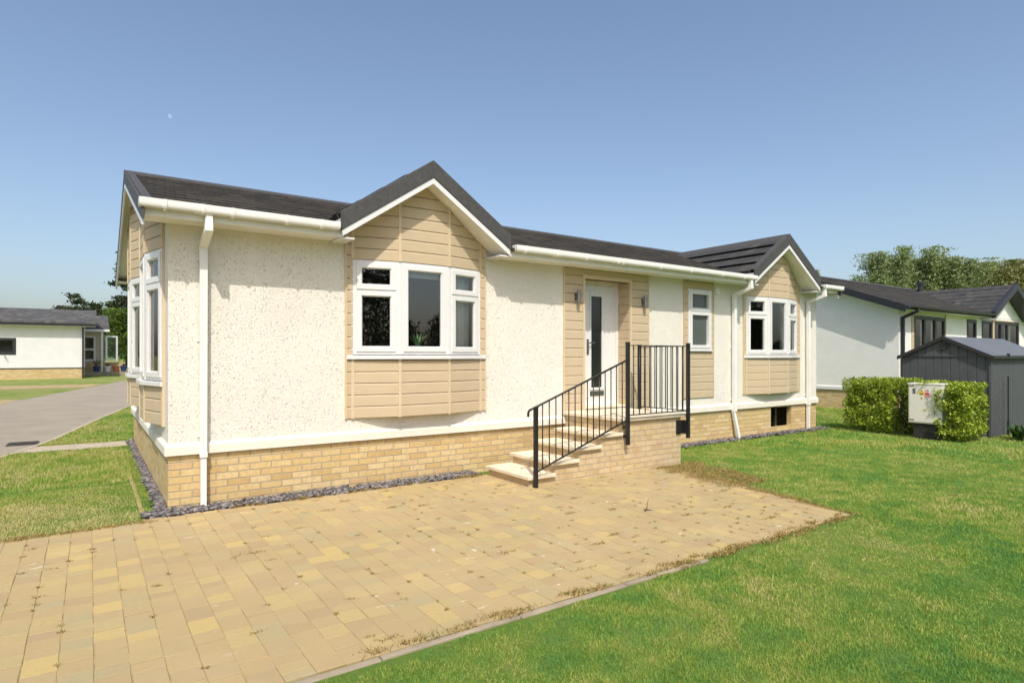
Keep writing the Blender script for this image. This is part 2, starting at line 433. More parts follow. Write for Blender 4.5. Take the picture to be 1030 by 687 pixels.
def road_mat():
    m, nt, b = newmat('grey_tarmac', .9, .2); P = pos(nt)
    c = ramp(nt, noise(nt, P, 1.1, 5), [(.3, (.31, .265, .20)), (.7, (.38, .33, .25))])
    c = mix(nt, nd(nt, 'ShaderNodeMapRange', {0: noise(nt, P, 160, 3, .8), 1: .35, 2: .75, 4: .5}).outputs[0], c, (.17, .155, .135))
    nt.links.new(c, b.inputs['Base Color']); nt.links.new(bump(nt, noise(nt, P, 160, 3, .8), .006), b.inputs['Normal']); return m
M_road = road_mat()
M_path = plain('pale_gravel_path', (.44, .37, .28), .95, .1, .15, 8, bmp=.008, bscale=80)
M_drystrip = plain('parched_strip', (.38, .29, .16), .95, .1, .25, 5, bmp=.012, bscale=60)

M_hedge = leaf_mat('privet_leaves', [(.035, .08, .008), (.16, .245, .02), (.32, .41, .04), (.54, .59, .10)], .22, .4, 2.5)
M_treeR = leaf_mat('willow_leaves', [(.085, .13, .045), (.165, .22, .08), (.255, .31, .13), (.34, .385, .20)], .3, .5, .5)
M_treeB = leaf_mat('autumnal_leaves', [(.085, .105, .035), (.165, .175, .055), (.25, .245, .085), (.33, .315, .14)], .3, .5, .5)
M_treeL = leaf_mat('dark_needles', [(.014, .028, .010), (.035, .055, .018), (.065, .08, .03)], .2, .6, .6)
M_bush = leaf_mat('bright_bush_leaves', [(.035, .075, .010), (.085, .15, .020), (.14, .20, .030)], .35, .5, .8)
M_belt = leaf_mat('shelter_belt_leaves', [(.010, .018, .007), (.024, .036, .012), (.04, .052, .02)], .05, .6, .4)
M_shrub = leaf_mat('dark_glossy_leaves', [(.015, .045, .010), (.04, .10, .02), (.08, .15, .03)], .25, .35, 3)
M_aloe = leaf_mat('pale_green_leaves', [(.26, .50, .22), (.40, .66, .34), (.52, .76, .46)], .3, .5, 8)

# ------------------------------------------------------------------ ground
def gz(Y): return 0.0 if Y < 4 else min(.016 * (Y - 4), .576)
YB = sorted({-600, -200, -60, -20, -8, 0, 4, 40, 60, 100, 300, 900} | set(np.arange(5, 40, 1.0).tolist()))
def strip(name, mat, xl, xr, y0, y1, dz, label_kind='structure'):
    ys = [y for y in YB if y0 < y < y1] + [y0, y1]; ys = sorted(set(ys))
    mb = MB(); vs = []; fs = []
    for y in ys: vs += [(xl(y), y, gz(y) + dz), (xr(y), y, gz(y) + dz)]
    for i in range(len(ys) - 1): fs.append((2 * i, 2 * i + 1, 2 * i + 3, 2 * i + 2))
    mb.add(vs, fs); o = mb.build(name, mat); o['kind'] = label_kind; return o
strip('ground', M_lawn, lambda y: -700, lambda y: 900, -600, 900, 0)
def interp(pts):
    ys = [p[1] for p in pts]; xs = [p[0] for p in pts]
    return lambda y: float(np.interp(y, ys, xs))
road_r = interp([(-5.2, -30), (-3.1, 0), (-2.3, 3.6), (-1.8, 5.22), (-1.31, 6.6), (-.66, 9.66), (.54, 14.7), (2.2, 20), (4.6, 27), (8.5, 36)])
road_l = interp([(-11, -30), (-7.6, 0), (-5.6, 8), (-4.2, 12.4), (-2.78, 15.8), (-1.91, 19.0), (-.3, 24.3), (.7, 28), (3.4, 36)])
strip('road', M_road, road_l, road_r, -30, 36, .006)
strip('kerb', M_path, lambda y: road_r(y) - .01, lambda y: road_r(y) + .075, -2, 30, .014)
strip('path', M_path, lambda y: road_r(y) + .076, lambda y: 0, 5.45, 6.1, .010)
strip('dry_verge', M_drystrip, lambda y: -30, lambda y: road_l(y) - .15, 23.2, 25.6, .004)
strip('dry_verge', M_drystrip, lambda y: road_l(y) - 2.0, lambda y: road_l(y) - .02, 12, 17.6, .004)
strip('dry_verge', M_drystrip, lambda y: -.235, lambda y: -.20, -.3, 5.4, .004)
strip('access_road', M_road, lambda y: -60, lambda y: 60, -19, -14, .006)

# block paving laid in columns that run away from the camera
PX0, PY0, PY1 = -5.2, -4.05, -.25
def patio_back(x): return PY1 if x > -.24 else -.37
def patio_right(y): return 5.60 + (y + 4.05) * .20
mb = MB(); mb.add([(PX0, PY0, .0125), (patio_right(PY0), PY0, .0125), (patio_right(PY1), PY1, .0125), (-.24, PY1, .0125), (-.24, -.37, .0125), (PX0, -.37, .0125)], [(0, 1, 2, 3, 4, 5)])
o = mb.build('paving_bed', M_sand); o['kind'] = 'structure'
mb = MB(); x = PX0; joints = []
while x < 6.4:
    w = .152; y = PY0 - random.random() * .08
    while y < patio_back(x):
        L = random.choice((.105, .15, .15, .15, .205)); y1 = y + L
        ya, yb = max(y, PY0), min(y1, patio_back(x))
        if yb - ya > .03 and x + w * .8 < patio_right((ya + yb) / 2):
            g, c = .0014, .0022; zt = .017 + random.uniform(-.0022, .0022); tx, ty = random.uniform(-.0018, .0018), random.uniform(-.0018, .0018)
            j = lambda: random.uniform(-.0022, .0022)
            a, b_, c0, d = x + g + j(), x + w - g + j(), ya + g + j(), yb - g + j()
            vs = [(a, c0, .002), (b_, c0, .002), (b_, d, .002), (a, d, .002)]
            vs += [(a, c0, zt - .002), (b_, c0, zt - .002), (b_, d, zt - .002), (a, d, zt - .002)]
            vs += [(a + c, c0 + c, zt - tx - ty), (b_ - c, c0 + c, zt + tx - ty), (b_ - c, d - c, zt + tx + ty), (a + c, d - c, zt - tx + ty)]
            fs = [(8, 9, 10, 11)]
            for k in range(4):
                n = (k + 1) % 4; fs += [(4 + k, 4 + n, 8 + n, 8 + k), (k, n, 4 + n, 4 + k)]
            mb.add(vs, fs); joints.append((x, ya)); 
        y = y1
    x += w
o = mb.build('patio', M_paver); o['kind'] = 'structure'
mb = MB(); x = -.3
while x < 2.6:
    L = .9; mb.box(x + .003, min(x + L, 5.5) - .003, -4.10 + random.uniform(-.008, .008), -4.056, -.02, .012 + random.uniform(-.006, .003)); x += L
o = mb.build('kerb_edging', M_kerb, bevel=.006); o['kind'] = 'structure'

# ------------------------------------------------------------------ the park home
HX, HY = 12.42, 6.1
GX = (2.84, 10.735)                 # gable centres
GH, GR, GS = 1.17, 3.975, .675          # half width, ridge height, slope
OV = -.375                            # gable overhang
RZ0, RS, RY = 3.035, .33, 3.05        # main roof eave height at y=-.4, slope, ridge position
def top(y): return RZ0 + RS * (y + .4) if y <= RY else RZ0 + RS * (2 * RY - y + .4)
home = empty('park_home', (HX / 2, HY / 2, 0), 'cream rendered park home with beige plank bays, brick base and black tiled gables', 'park home')
FF = Facet((0, 0), (HX, 0)); FE = Facet((0, HY), (0, 0))
FB = Facet((HX, HY), (0, HY)); FR = Facet((HX, 0), (HX, HY))
BZ0, BZ1, WZ0, WZ1 = .85, 2.96, 1.618, 2.762
EB = (1.30, 4.10)                    # end bay centres, y
hole_f = [(GX[0] - .9, GX[0] + .9, .88, 2.95), (5.65, 6.645, .573, 2.80), (8.105, 8.756, 1.706, 2.80), (GX[1] - .9, GX[1] + .9, .88, 2.95)]
mb = MB(); FF.wall(mb, 0, HX, .573, 2.98, -.1, 0, hole_f)
FE.wall(mb, .0, HY - .1, .573, 2.98, -.1, 0, [(HY - y - .9, HY - y + .9, .88, 2.95) for y in EB])
FB.wall(mb, 0.1, HX - .1, .573, 2.98, -.1, 0); FR.wall(mb, .1, HY, .573, 2.98, -.1, 0)
# gable triangles behind the bays and at the two ends
for xc in GX:
    t = MB(); t.prism([(xc - GH, .004, 2.97), (xc + GH, .004, 2.97), (xc + GH, .004, 3.0), (xc + .9, .004, 3.1), (xc - .9, .004, 3.1), (xc - GH, .004, 3.0)], (0, .09, 0)); mb.join(t)
for x0 in (.004, HX - .094):
    mb.prism([(x0, .02, 2.97), (x0, HY - .02, 2.97), (x0, RY, top(RY) - .12)], (.09, 0, 0))
mb.build('wall', M_render, home)

mb = MB(); FF.wall(mb, 0, HX, -.05, .571, -.11, -.008, [(10.707, 11.45, .14, .549)])
FE.wall(mb, .11, HY - .11, -.05, .571, -.11, -.008); FB.wall(mb, .11, HX - .11, -.05, .571, -.11, -.008); FR.wall(mb, .11, HY - .11, -.05, .571, -.11, -.008)
plinth = mb.build('brick_base', M_brick, home)
mb = MB(); mb.box(11.05, 11.09, .12, .16, 0, .57); mb.box(10.72, 11.44, .3, .34, .0, .03); mb.build('support_post', M_chrome, plinth)
mb = MB(); mb.box(10.5, 11.7, .9, .94, -.01, .568); mb.build('underfloor_shade_sheet', M_dark, plinth)  # black sheet, its colour stands in for the shade below the floor

# white skirt band under the render
mb = MB()
def band(mb, F, u0, u1):
    prof = [(-.005, .575), (.034, .575), (.034, .665), (.004, .70), (-.005, .70)]
    mb.prism([F.P(u0, w, z) for w, z in prof], F.d * (u1 - u0))
band(mb, FF, -.034, 5.62); band(mb, FF, 6.69, HX + .034); band(mb, FE, 0, HY)
mb.build('skirt_band', M_trim, home, bevel=.006)

# interior box seen through the windows
mb = MB(); mb.box(.11, HX - .11, .11, HY - .11, .60, .69); mb.build('floor', M_infloor, home)
mb = MB(); mb.box(.11, HX - .11, .11, HY - .11, 2.985, 3.0)
mb.box(.12, HX - .12, 3.3, 3.38, .69, 2.98)
for xx in (4.7, 7.4, 9.2): mb.box(xx, xx + .08, .40, 3.3, .69, 2.98)
mb.build('inner_wall', M_inwall, home)

# ---- roofs
def saw_profile(a, za, b, zb, n, lip=.022, thick=.06):
    """top line from eave (a,za) up to ridge (b,zb) with n course steps, then the underside"""
    pts = []
    for i in range(n):
        t0, t1 = i / n, (i + 1) / n
        pts.append((a + (b - a) * t0, za + (zb - za) * t0 + lip)); pts.append((a + (b - a) * t1, za + (zb - za) * t1 + .004))
    return pts + [(b, zb - thick), (a, za - thick)]
ridge_z = top(RY)
def main_slab(x0, x1, front=True):
    m = MB(); pr = saw_profile(-.42, top(-.42), RY, ridge_z, 11)
    for i in range(11):   # one closed strip per course keeps every face flat
        t0, t1 = pr[2 * i], pr[2 * i + 1]
        q = [t0, t1, (t1[0], t1[1] - (.03 if i == 0 else .06)), (t0[0], t0[1] - (.045 if i == 0 else .075))]
        if not front: q = [(2 * RY - y, z) for y, z in q]
        m.prism([(x0, y, z) for y, z in q], (x1 - x0, 0, 0))
    return m
VX = .26
roof = MB()
def valley(m, xc, side):
    # keep what lies outside the gable: vertical plane through the valley line
    k = 2.05
    p0 = Vector((xc + side * (GH - .03), +.055, 0)); dirv = Vector((-side, k, 0))
    no = Vector((-side * k, -1, 0)); m.clip(p0, no); return m
ym = (GX[0] + GX[1]) / 2
roof.join(main_slab(-VX + .02, GX[0] - GH)); roof.join(valley(main_slab(GX[0] - GH, GX[0]), GX[0], -1))
roof.join(valley(main_slab(GX[0], GX[0] + GH), GX[0], 1)); roof.join(main_slab(GX[0] + GH, GX[1] - GH))
roof.join(valley(main_slab(GX[1] - GH, GX[1]), GX[1], -1)); roof.join(valley(main_slab(GX[1], GX[1] + GH), GX[1], 1))
roof.join(main_slab(GX[1] + GH, HX + VX - .02)); roof.join(main_slab(-VX + .02, HX + VX - .02, False))
roof = roof.build('roof', M_tile_x, home)
mb = MB()
mb.prism([(-VX, RY - .2, ridge_z + RS * -.2 + .004), (-VX, RY - .2, ridge_z + RS * -.2 + .04), (-VX, RY, ridge_z + .05), (-VX, RY + .14, ridge_z + RS * -.14 + .045), (-VX, RY + .14, ridge_z + RS * -.14 + .028), (-VX, RY, ridge_z + .03)], (HX + 2 * VX, 0, 0))
mb.build('ridge_cap', M_vergetrim, roof)
def chevron_y(mb, x0, x1, d0, d1, ext=0.0):
    """band in the end gables, depth d0..d1 below the roof top"""
    for s in (0, 1):
        ye = -.43 - ext
        q = [(ye, top(ye) - d0), (RY, ridge_z - d0), (RY, ridge_z - d1), (ye, top(ye) - d1)]
        if s: q = [(2 * RY - y, z) for y, z in q]
        mb.prism([(x0, y, z) for y, z in q], (x1 - x0, 0, 0))
for (xo, s) in ((-VX, 1), (HX + VX, -1)):
    mb = MB(); chevron_y(mb, xo, xo + s * .025, -.03, .13); chevron_y(mb, xo + s * .025, xo + s * .11, -.045, -.028)
    mb.build('verge_trim', M_vergetrim, roof, bevel=.003)
    mb = MB(); chevron_y(mb, xo + s * .006, xo + s * .03, .132, .20, -.065); mb.build('barge_board', M_pvc, roof, bevel=.003)
    mb = MB(); chevron_y(mb, xo + s * .031, xo + s * .27, .085, .10, -.085); mb.build('verge_soffit', M_soffit, roof)

def gtop(u): return GR - GS * abs(u)
for xc in GX:
    mb = MB()
    for s in (-1, 1):
        sl_ = math.hypot(GH, GS * GH); ux, uz = -GH / sl_, GS * GH / sl_
        for i in range(4):
            s0, s1 = sl_ * i / 4, sl_ * (i + 1) / 4
            q = [(s0 - .03, .052), (s1, .004), (s1, -.05), (s0 + .05, -.05), (s0 + .05, .028), (s0 - .03, .036)]
            if i == 0: q = [(s0, .03), (s1, .004), (s1, -.05), (s0, -.05)]
            q = [(GH + ux * a + uz * h, gtop(GH) + uz * a - ux * h) for a, h in q]
            mb.prism([(xc + s * u, OV + .10, z) for u, z in q], (0, 2.75, 0))
    g = mb.build('gable_roof', M_tile_y, home)
    def chev(mb, y0, y1, d0, d1, hw=GH):
        for s in (-1, 1):
            q = [(hw, gtop(hw) - d0), (0, GR - d0), (0, GR - d1), (hw, gtop(hw) - d1)]
            mb.prism([(xc + s * u, y0, z) for u, z in q], (0, y1 - y0, 0))
    for s in (-1, 1):
        mb = MB(); u0, u1 = xc + s * GH, xc + s * (GH - .02); mb.box(min(u0, u1), max(u0, u1), OV + .025, .12, 2.955, gtop(GH) - .03); mb.build('side_cheek', M_pipe, g)
    mb = MB(); chev(mb, OV - .012, OV + .02, -.045, .165); chev(mb, OV + .02, OV + .11, -.05, -.03)
    mb.build('verge_trim', M_vergetrim, g, bevel=.004)
    for s in (-1, 1):
        mb = MB(); u0, u1 = xc + s * GH, xc + s * (GH - .17); mb.box(min(u0, u1) + .002, max(u0, u1) - .002, OV + .024, -.003, 2.935, 2.953); mb.build('eave_return', M_pvc, g)
    mb = MB(); chev(mb, OV, OV + .022, .167, .245, GH - .01); mb.build('barge_board', M_pvc, g, bevel=.003)
    mb = MB(); chev(mb, OV + .023, .06, .215, .230, GH - .02); mb.build('gable_soffit', M_soffit, g)
    mb = MB()
    mb.prism([(xc - .14, OV + .1, GR - GS * .14 + .02), (xc, OV + .1, GR + .05), (xc + .14, OV + .1, GR - GS * .14 + .02), (xc, OV + .1, GR + .02)], (0, 2.6, 0)); mb.build('ridge_cap', M_vergetrim, g)

# ---- eaves
spans = [(-VX + .03, GX[0] - GH + .02), (GX[0] + GH - .02, GX[1] - GH + .02), (GX[1] + GH - .02, HX + VX - .03)]
mb = MB()
for a, b in spans: MB().box(a, b, -.352, -.33, 2.945, 3.018).build('fascia', M_pipe, home, bevel=.003)
MB().box(-VX + .03, HX + VX - .03, HY + .33, HY + .352, 2.945, 3.018).build('fascia', M_pipe, home, bevel=.003)
mb = MB()
for a, b in spans: MB().box(a, b, -.33, -.001, 2.955, 2.968).build('soffit', M_soffit, home)
MB().box(-VX + .03, HX + VX - .03, HY + .001, HY + .33, 2.955, 2.968).build('soffit', M_soffit, home)
def gutter_piece(mb, a, b, ra=.054, rb=.085, t=.005, yc=-.408, zc=3.092):
    n = 12; out = []; inn = []
    for i in range(n + 1):
        th = math.pi + math.pi * i / n
        sx = math.copysign(abs(math.cos(th)) ** .42, math.cos(th)); sz = -abs(math.sin(th)) ** .55
        out.append((yc + ra * sx, zc + rb * sz)); inn.append((yc + (ra - t) * sx, zc + (rb - t) * sz))
    for i in range(n):
        q = [out[i], out[i + 1], inn[i + 1], inn[i]]
        mb.prism([(a, y, z) for y, z in q], (b - a, 0, 0))
    return [(y, z) for y, z in out]
for (a, b, js) in ((-VX - .02, GX[0] - GH - .03, (-.08, .25, .52, 1.05, 1.42)), (GX[0] + GH + .03, GX[1] - GH - .02, (4.2, 4.75, 5.3, 5.95, 6.05, 6.9, 7.65, 8.5, 9.15)), (GX[1] + GH + .03, HX + VX + .03, (12.0, 12.6))):
    mb = MB(); out = gutter_piece(mb, a, b)
    for xx in (a, b - .004): mb.prism([(xx, y, z) for y, z in out], (.004, 0, 0))
    for j in js: gutter_piece(mb, j, j + .028, .065, .096, .015)
    for j in js[1:2]: gutter_piece(mb, j - .06, j + .09, .058, .089, .008)
    mb.build('gutter', M_pipe, home)
def downpipe(x, kink=0.0):
    mb = MB(); s = .043
    mb.tube([(x, -.405, 3.03), (x, -.405, 2.86), (x, -.06, 2.74), (x, -.06, .585)], s, square=True)
    mb.tube([(x, -.06, .60), (x, -.06, .545)], s + .007, square=True)
    mb.tube([(x, -.405, 2.90), (x, -.405, 2.845)], s + .006, square=True); mb.tube([(x, -.06, 2.76), (x, -.06, 2.70)], s + .006, square=True)
    if kink: mb.tube([(x - .02, -.05, .56), (x + kink, -.10, .03)], s - .004, square=True)
    else: mb.tube([(x, -.055, .56), (x, -.055, .03)], s - .004, square=True)
    for z in (.75, 1.75, 2.6): mb.box(x - .055, x + .055, -.012, -.002, z, z + .03)
    mb.build('downpipe', M_pipe, home)
downpipe(.317); downpipe(9.40, .075); downpipe(12.0)

# ---- bays
def bay(F, uc, clips, WZ0=WZ0):
    SZ = WZ0 - .06
    D = .13; J, C, E_ = .9, .345, .99
    pl = [F.P(uc - J, 0), F.P(uc - C, D), F.P(uc + C, D), F.P(uc + J, 0)]
    fac = [Facet(pl[i][:2], pl[i + 1][:2]) for i in range(3)]
    SL = Facet(F.P(uc - E_, 0)[:2], F.P(uc - J, 0)[:2]); SR = Facet(F.P(uc + J, 0)[:2], F.P(uc + E_, 0)[:2])
    mb = MB(); TOP = BZ1 + .9
    for f in (SL, SR): f.planks(mb, 0, f.L, BZ0, TOP)
    for f in fac:
        f.planks(mb, 0.004, f.L - .004, BZ0, SZ - .002)
        f.planks(mb, 0.004, f.L - .004, WZ1 + .002, TOP)
    # underside
    mb.prism([F.P(uc - J, -.05, BZ0 + .002), F.P(uc - J, .012, BZ0 + .002), F.P(uc - C, D + .012, BZ0 + .002), F.P(uc + C, D + .012, BZ0 + .002), F.P(uc + J, .012, BZ0 + .002), F.P(uc + J, -.05, BZ0 + .002)], (0, 0, .02))
    for co, no in clips: mb.clip(co, no)
    b = mb.build('bay_window', M_clad, home)
    # corner strips
    mb = MB()
    for i, p in enumerate(pl):
        n = (fac[0].n + F.n) if i == 0 else (fac[2].n + F.n) if i == 3 else (fac[i - 1].n + fac[i].n)
        n.normalize(); d = Vector((-n.y, n.x, 0)); w = .019
        for z0, z1 in ((BZ0 - .004, SZ - .002), (WZ1 + .002, TOP)):
            mb = MB().obox(p - d * w - n * .02 + Vector((0, 0, z0)), d * 2 * w, n * .048, Vector((0, 0, z1 - z0)))
            for co, no in clips: mb.clip(co, no)
            mb.build('corner_strip', M_cladstrip, b)
    for f, a in ((SL, -.004), (SR, SR.L - .016)):
        mb = MB(); f.box(mb, a, a + .02, -.005, .026, BZ0 - .004, TOP)
        for co, no in clips: mb.clip(co, no)
        mb.build('corner_strip', M_cladstrip, b)
    # frames and glass
    fr = MB(); gl = MB()
    for i, f in enumerate(fac):
        a, c = (.012, f.L - .012)
        f.ring(fr, a, c, WZ0, WZ1, .048, -.05, .012)
        def light(u0, u1, z0, z1):
            f.ring(fr, u0, u1, z0, z1, .058, -.035, .027)
            f.ring(fr, u0 + .056, u1 - .056, z0 + .056, z1 - .056, .012, -.03, .012)
            f.quad(gl, u0 + .05, u1 - .05, z0 + .05, z1 - .05, -.012)
        ua, ub = a + .036, c - .036
        if i == 1: light(ua, ub, WZ0 + .034, WZ1 - .034)
        else:
            zt = 2.395
            f.box(fr, a + .04, c - .04, -.048, .010, zt - .02, zt + .03)
            light(ua, ub, zt + .012, WZ1 - .034); light(ua, ub, WZ0 + .034, zt - .006)
    for i in (0, 1, 2, 3):
        p = pl[i]; n = (fac[0].n + F.n) if i == 0 else (fac[2].n + F.n) if i == 3 else (fac[i - 1].n + fac[i].n)
        n.normalize(); d = Vector((-n.y, n.x, 0))
        fr.obox(p - d * .022 - n * .05 + Vector((0, 0, WZ0)), d * .044, n * .066, Vector((0, 0, WZ1 - WZ0)))
    fo = fr.build('window_frame', M_pvc, b, bevel=.0035)
    gl.build('window_glass', M_glass, b)
    h = MB(); f = fac[1]; f.box(h, f.L - .10, f.L - .08, -.04, -.016, 2.02, 2.14); h.build('window_handle', M_pvc, b)
    # sill
    mb = MB(); q = [(uc - E_ + .01, -.0), (uc - E_ + .01, .045), (uc - J - .02, .05), (uc - C - .01, D + .06), (uc + C + .01, D + .06), (uc + J + .02, .05), (uc + E_ - .01, .045), (uc + E_ - .01, -.0)]
    mb.prism([F.P(u, w, SZ) for u, w in q], (0, 0, .05)); mb.build('window_sill', M_pvc, b, bevel=.006)
    mb = MB(); q = [(uc - J, -.25), (uc - J, -.02), (uc - C, D - .03), (uc + C, D - .03), (uc + J, -.02), (uc + J, -.25)]
    mb.prism([F.P(u, w, SZ + .012) for u, w in q], (0, 0, .03)); mb.build('inner_sill', M_pvc, b)
    return b
for k, xc in enumerate(GX):
    cl = [((xc, 0, GR - .235), (-GS, 0, 1)), ((xc, 0, GR - .235), (GS, 0, 1))]
    bay(FF, xc, cl)
for y in EB:
    cl = [((0, RY, ridge_z - .105), (0, -RS, 1)), ((0, RY, ridge_z - .105), (0, RS, 1))]
    bay(FE, HY - y, cl, 1.33)

# ---- door zone cladding and recess
mb = MB()
FF.planks(mb, 5.246, 5.61, .60, 2.954); FF.planks(mb, 6.685, 7.078, .60, 2.954); FF.planks(mb, 5.61, 6.685, 2.862, 2.954)
JR = Facet((6.645, 0), (6.645, .30)); JR = Facet((6.645, .26), (6.645, -.0)); JR.planks(mb, 0, .26, .765, 2.80, t=.012)
JL = Facet((5.65, 0), (5.65, .26)); JL.planks(mb, 0, .26, .765, 2.80, t=.012)
mb.box(5.65, 6.645, .0, .26, 2.80, 2.83)
dc = mb.build('door_surround', M_clad, home)
mb = MB(); FF.box(mb, 5.612, 5.655, 0, .028, .60, 2.862); FF.box(mb, 6.64, 6.683, 0, .028, .60, 2.862); FF.box(mb, 5.655, 6.64, 0, .028, 2.80, 2.862)
FF.box(mb, 5.23, 5.248, -.004, .026, .60, 2.954); FF.box(mb, 7.076, 7.094, -.004, .026, .60, 2.954)
mb.build('surround_trim', M_cladstrip, dc)
FD = Facet((5.65, .26), (6.645, .26))
mb = MB(); FD.ring(mb, 0.0, .995, .78, 2.815, .062, -.06, .015); door_frame = mb.build('door_frame', M_pvc, home, bevel=.005)
mb = MB(); FD.box(mb, -.0, .995, -.06, .24, .762, .792); mb.build('threshold', M_slab, door_frame, bevel=.004)
mb = MB(); gu0, gu1, gz0, gz1 = .375, .620, 1.08, 2.575
FD.wall(mb, .064, .931, .842, 2.75, -.035, .004, [(gu0, gu1, gz0, gz1)])
door = mb.build('door', M_pvc, home, bevel=.003)
mb = MB(); FD.ring(mb, gu0 - .03, gu1 + .03, gz0 - .03, gz1 + .03, .034, -.01, .016); FD.ring(mb, .15, .845, .93, 2.66, .018, 0, .010); mb.build('door_moulding', M_pvc, door, bevel=.005)
mb = MB(); FD.quad(mb, gu0 - .01, gu1 + .01, gz0 - .01, gz1 + .01, -.012); mb.build('door_glass', M_doorglass, door)
mb = MB(); FD.box(mb, .355, .66, .002, .014, .945, 1.03); FD.box(mb, .375, .64, .0135, .02, .963, 1.012); mb.build('letter_plate', M_chrome, door, bevel=.004)
mb = MB(); FD.box(mb, .285, .325, .004, .014, 1.62, 1.87); mb.tube([FD.P(.305, .004, 1.81), FD.P(.305, .06, 1.81), FD.P(.41, .06, 1.81)], .011); mb.tube([FD.P(.305, .004, 1.685), FD.P(.305, .03, 1.685)], .014); mb.build('door_handle', M_chrome, door)
for x in (5.478, 6.943):
    mb = MB(); mb.tube([(x, -.01, 2.50), (x, -.075, 2.50)], .018, 10); mb.tube([(x, -.085, 2.405), (x, -.085, 2.612)], .030, 14)
    l = mb.build('wall_lamp', M_chrome, home); mb = MB(); mb.box(x - .035, x + .035, -.034, -.02, 2.45, 2.56); mb.build('lamp_bracket', M_chrome, l)

# ---- small window with its panel
mb = MB(); FF.planks(mb, 8.005, 8.103, .84, 2.954); FF.planks(mb, 8.758, 8.817, .84, 2.954); FF.planks(mb, 8.103, 8.758, .84, 1.70); FF.planks(mb, 8.103, 8.758, 2.806, 2.954)
FF.box(mb, 7.99, 8.006, -.004, .026, .84, 2.954); FF.box(mb, 8.815, 8.831, -.004, .026, .84, 2.954)
mb.build('cladding_panel', M_clad, home)
mb = MB(); gl = MB()
FF.ring(mb, 8.105, 8.756, 1.706, 2.80, .05, -.06, .03); FF.box(mb, 8.15, 8.71, -.05, .028, 2.375, 2.425)
for z0, z1 in ((2.41, 2.765), (1.74, 2.39)):
    FF.ring(mb, 8.145, 8.716, z0, z1, .056, -.04, .044); FF.quad(gl, 8.19, 8.67, z0 + .04, z1 - .04, -.012)
w = mb.build('window', M_pvc, home, bevel=.005); gl.build('window_glass', M_frost, w)
mb = MB(); FF.box(mb, 8.09, 8.77, -.0, .06, 1.682, 1.704); mb.build('window_sill', M_pvc, w, bevel=.005)
mb = MB(); FF.box(mb, 8.893, 9.015, -.0, .022, 2.735, 2.855); FF.box(mb, 8.91, 8.998, .022, .028, 2.752, 2.838); mb.build('wall_vent', M_pipe, home, bevel=.004)

# ---- things indoors
def curtain(F, u0, u1, w, z0, z1, label, grp=None):
    n = 40; vs = []; fs = []
    for i in range(n + 1):
        t = i / n; u = u0 + (u1 - u0) * t; ww = w + .022 * math.sin(t * 30) + .008 * math.sin(t * 71)
        vs += [F.P(u, ww, z0), F.P(u, ww, z1)]
    for i in range(n): fs.append((2 * i, 2 * i + 2, 2 * i + 3, 2 * i + 1))
    mb = MB(); mb.add(vs, fs); mb.add([Vector(v) - F.n * .004 for v in vs], [f[::-1] for f in fs])
    mb.tube([F.P(u0, w, z1 + .02), F.P(u1, w, z1 + .02)], .012)
    return tag(mb.build('curtain', M_curtain, smooth=True), label, 'curtain', grp)
FI = Facet((GX[0] + .39, -.02), (GX[0] + .86, .13)); curtain(FI, .02, .47, -.025, 1.62, 2.7, 'pale folded curtain behind the right pane of the bay window with the potted plant')
FI2 = Facet((GX[1] + .36, -.0), (GX[1] + .86, .15)); curtain(FI2, 0, .4, -.06, 1.62, 2.7, 'pale curtain inside the bay window at the far right corner')
FI3 = Facet((.17, EB[0] - .35), (.02, EB[0] - .86)); FI3 = Facet((.13, EB[0] - .45), (.06, EB[0] - .86)); curtain(FI3, .2, .40, -.05, 1.62, 2.7, 'pale curtain inside the nearer bay on the left end wall')
mb = MB(); mb.box(GX[0] - .30, GX[0] + .30, -.055, -.05, 2.60, 2.71); mb.tube([(GX[0] - .30, -.052, 2.597), (GX[0] + .30, -.052, 2.597)], .01)
tag(mb.build('roller_blind', M_blind), 'short grey roller blind at the top of the middle pane above the potted plant', 'blind')

def blades(n, c, r0, length, width, spread, up=.6, seg=4):
    """a rosette of tapering arching leaves, returns verts and quads"""
    vs = []; qs = []
    for k in range(n):
        a = k * 2.4 + random.random(); L = length * random.uniform(.7, 1.1); s = spread * random.uniform(.3, 1.1)
        d = Vector((math.cos(a), math.sin(a), 0)); sd = Vector((-d.y, d.x, 0)); b0 = len(vs)
        for i in range(seg + 1):
            t = i / seg; p = Vector(c) + d * (r0 + s * L * t * (.5 + .5 * t)) + Vector((0, 0, L * t * (1 - .25 * s * t)))
            w = width * (1 - t ** 2) * .5 + .0006
            vs += [p - sd * w, p + sd * w]
        for i in range(seg): qs.append((b0 + 2 * i, b0 + 2 * i + 1, b0 + 2 * i + 3, b0 + 2 * i + 2))
    return vs, qs
pc = (GX[0] - .06, -.045, 1.60)
pt = empty('potted_plant', pc, 'small spiky pale green plant in a cream pot behind the middle pane of the bay', 'plant')
mb = MB(); mb.lathe(pc, [(.045, 0), (.055, .07), (.058, .075), (.05, .072)], 16); mb.build('pot', M_whitepot, pt, smooth=False)
vs, qs = blades(34, (pc[0], pc[1], pc[2] + .06), .012, .27, .030, .55); np_mesh('foliage', [tuple(v) for v in vs], qs, None, M_aloe, pt)

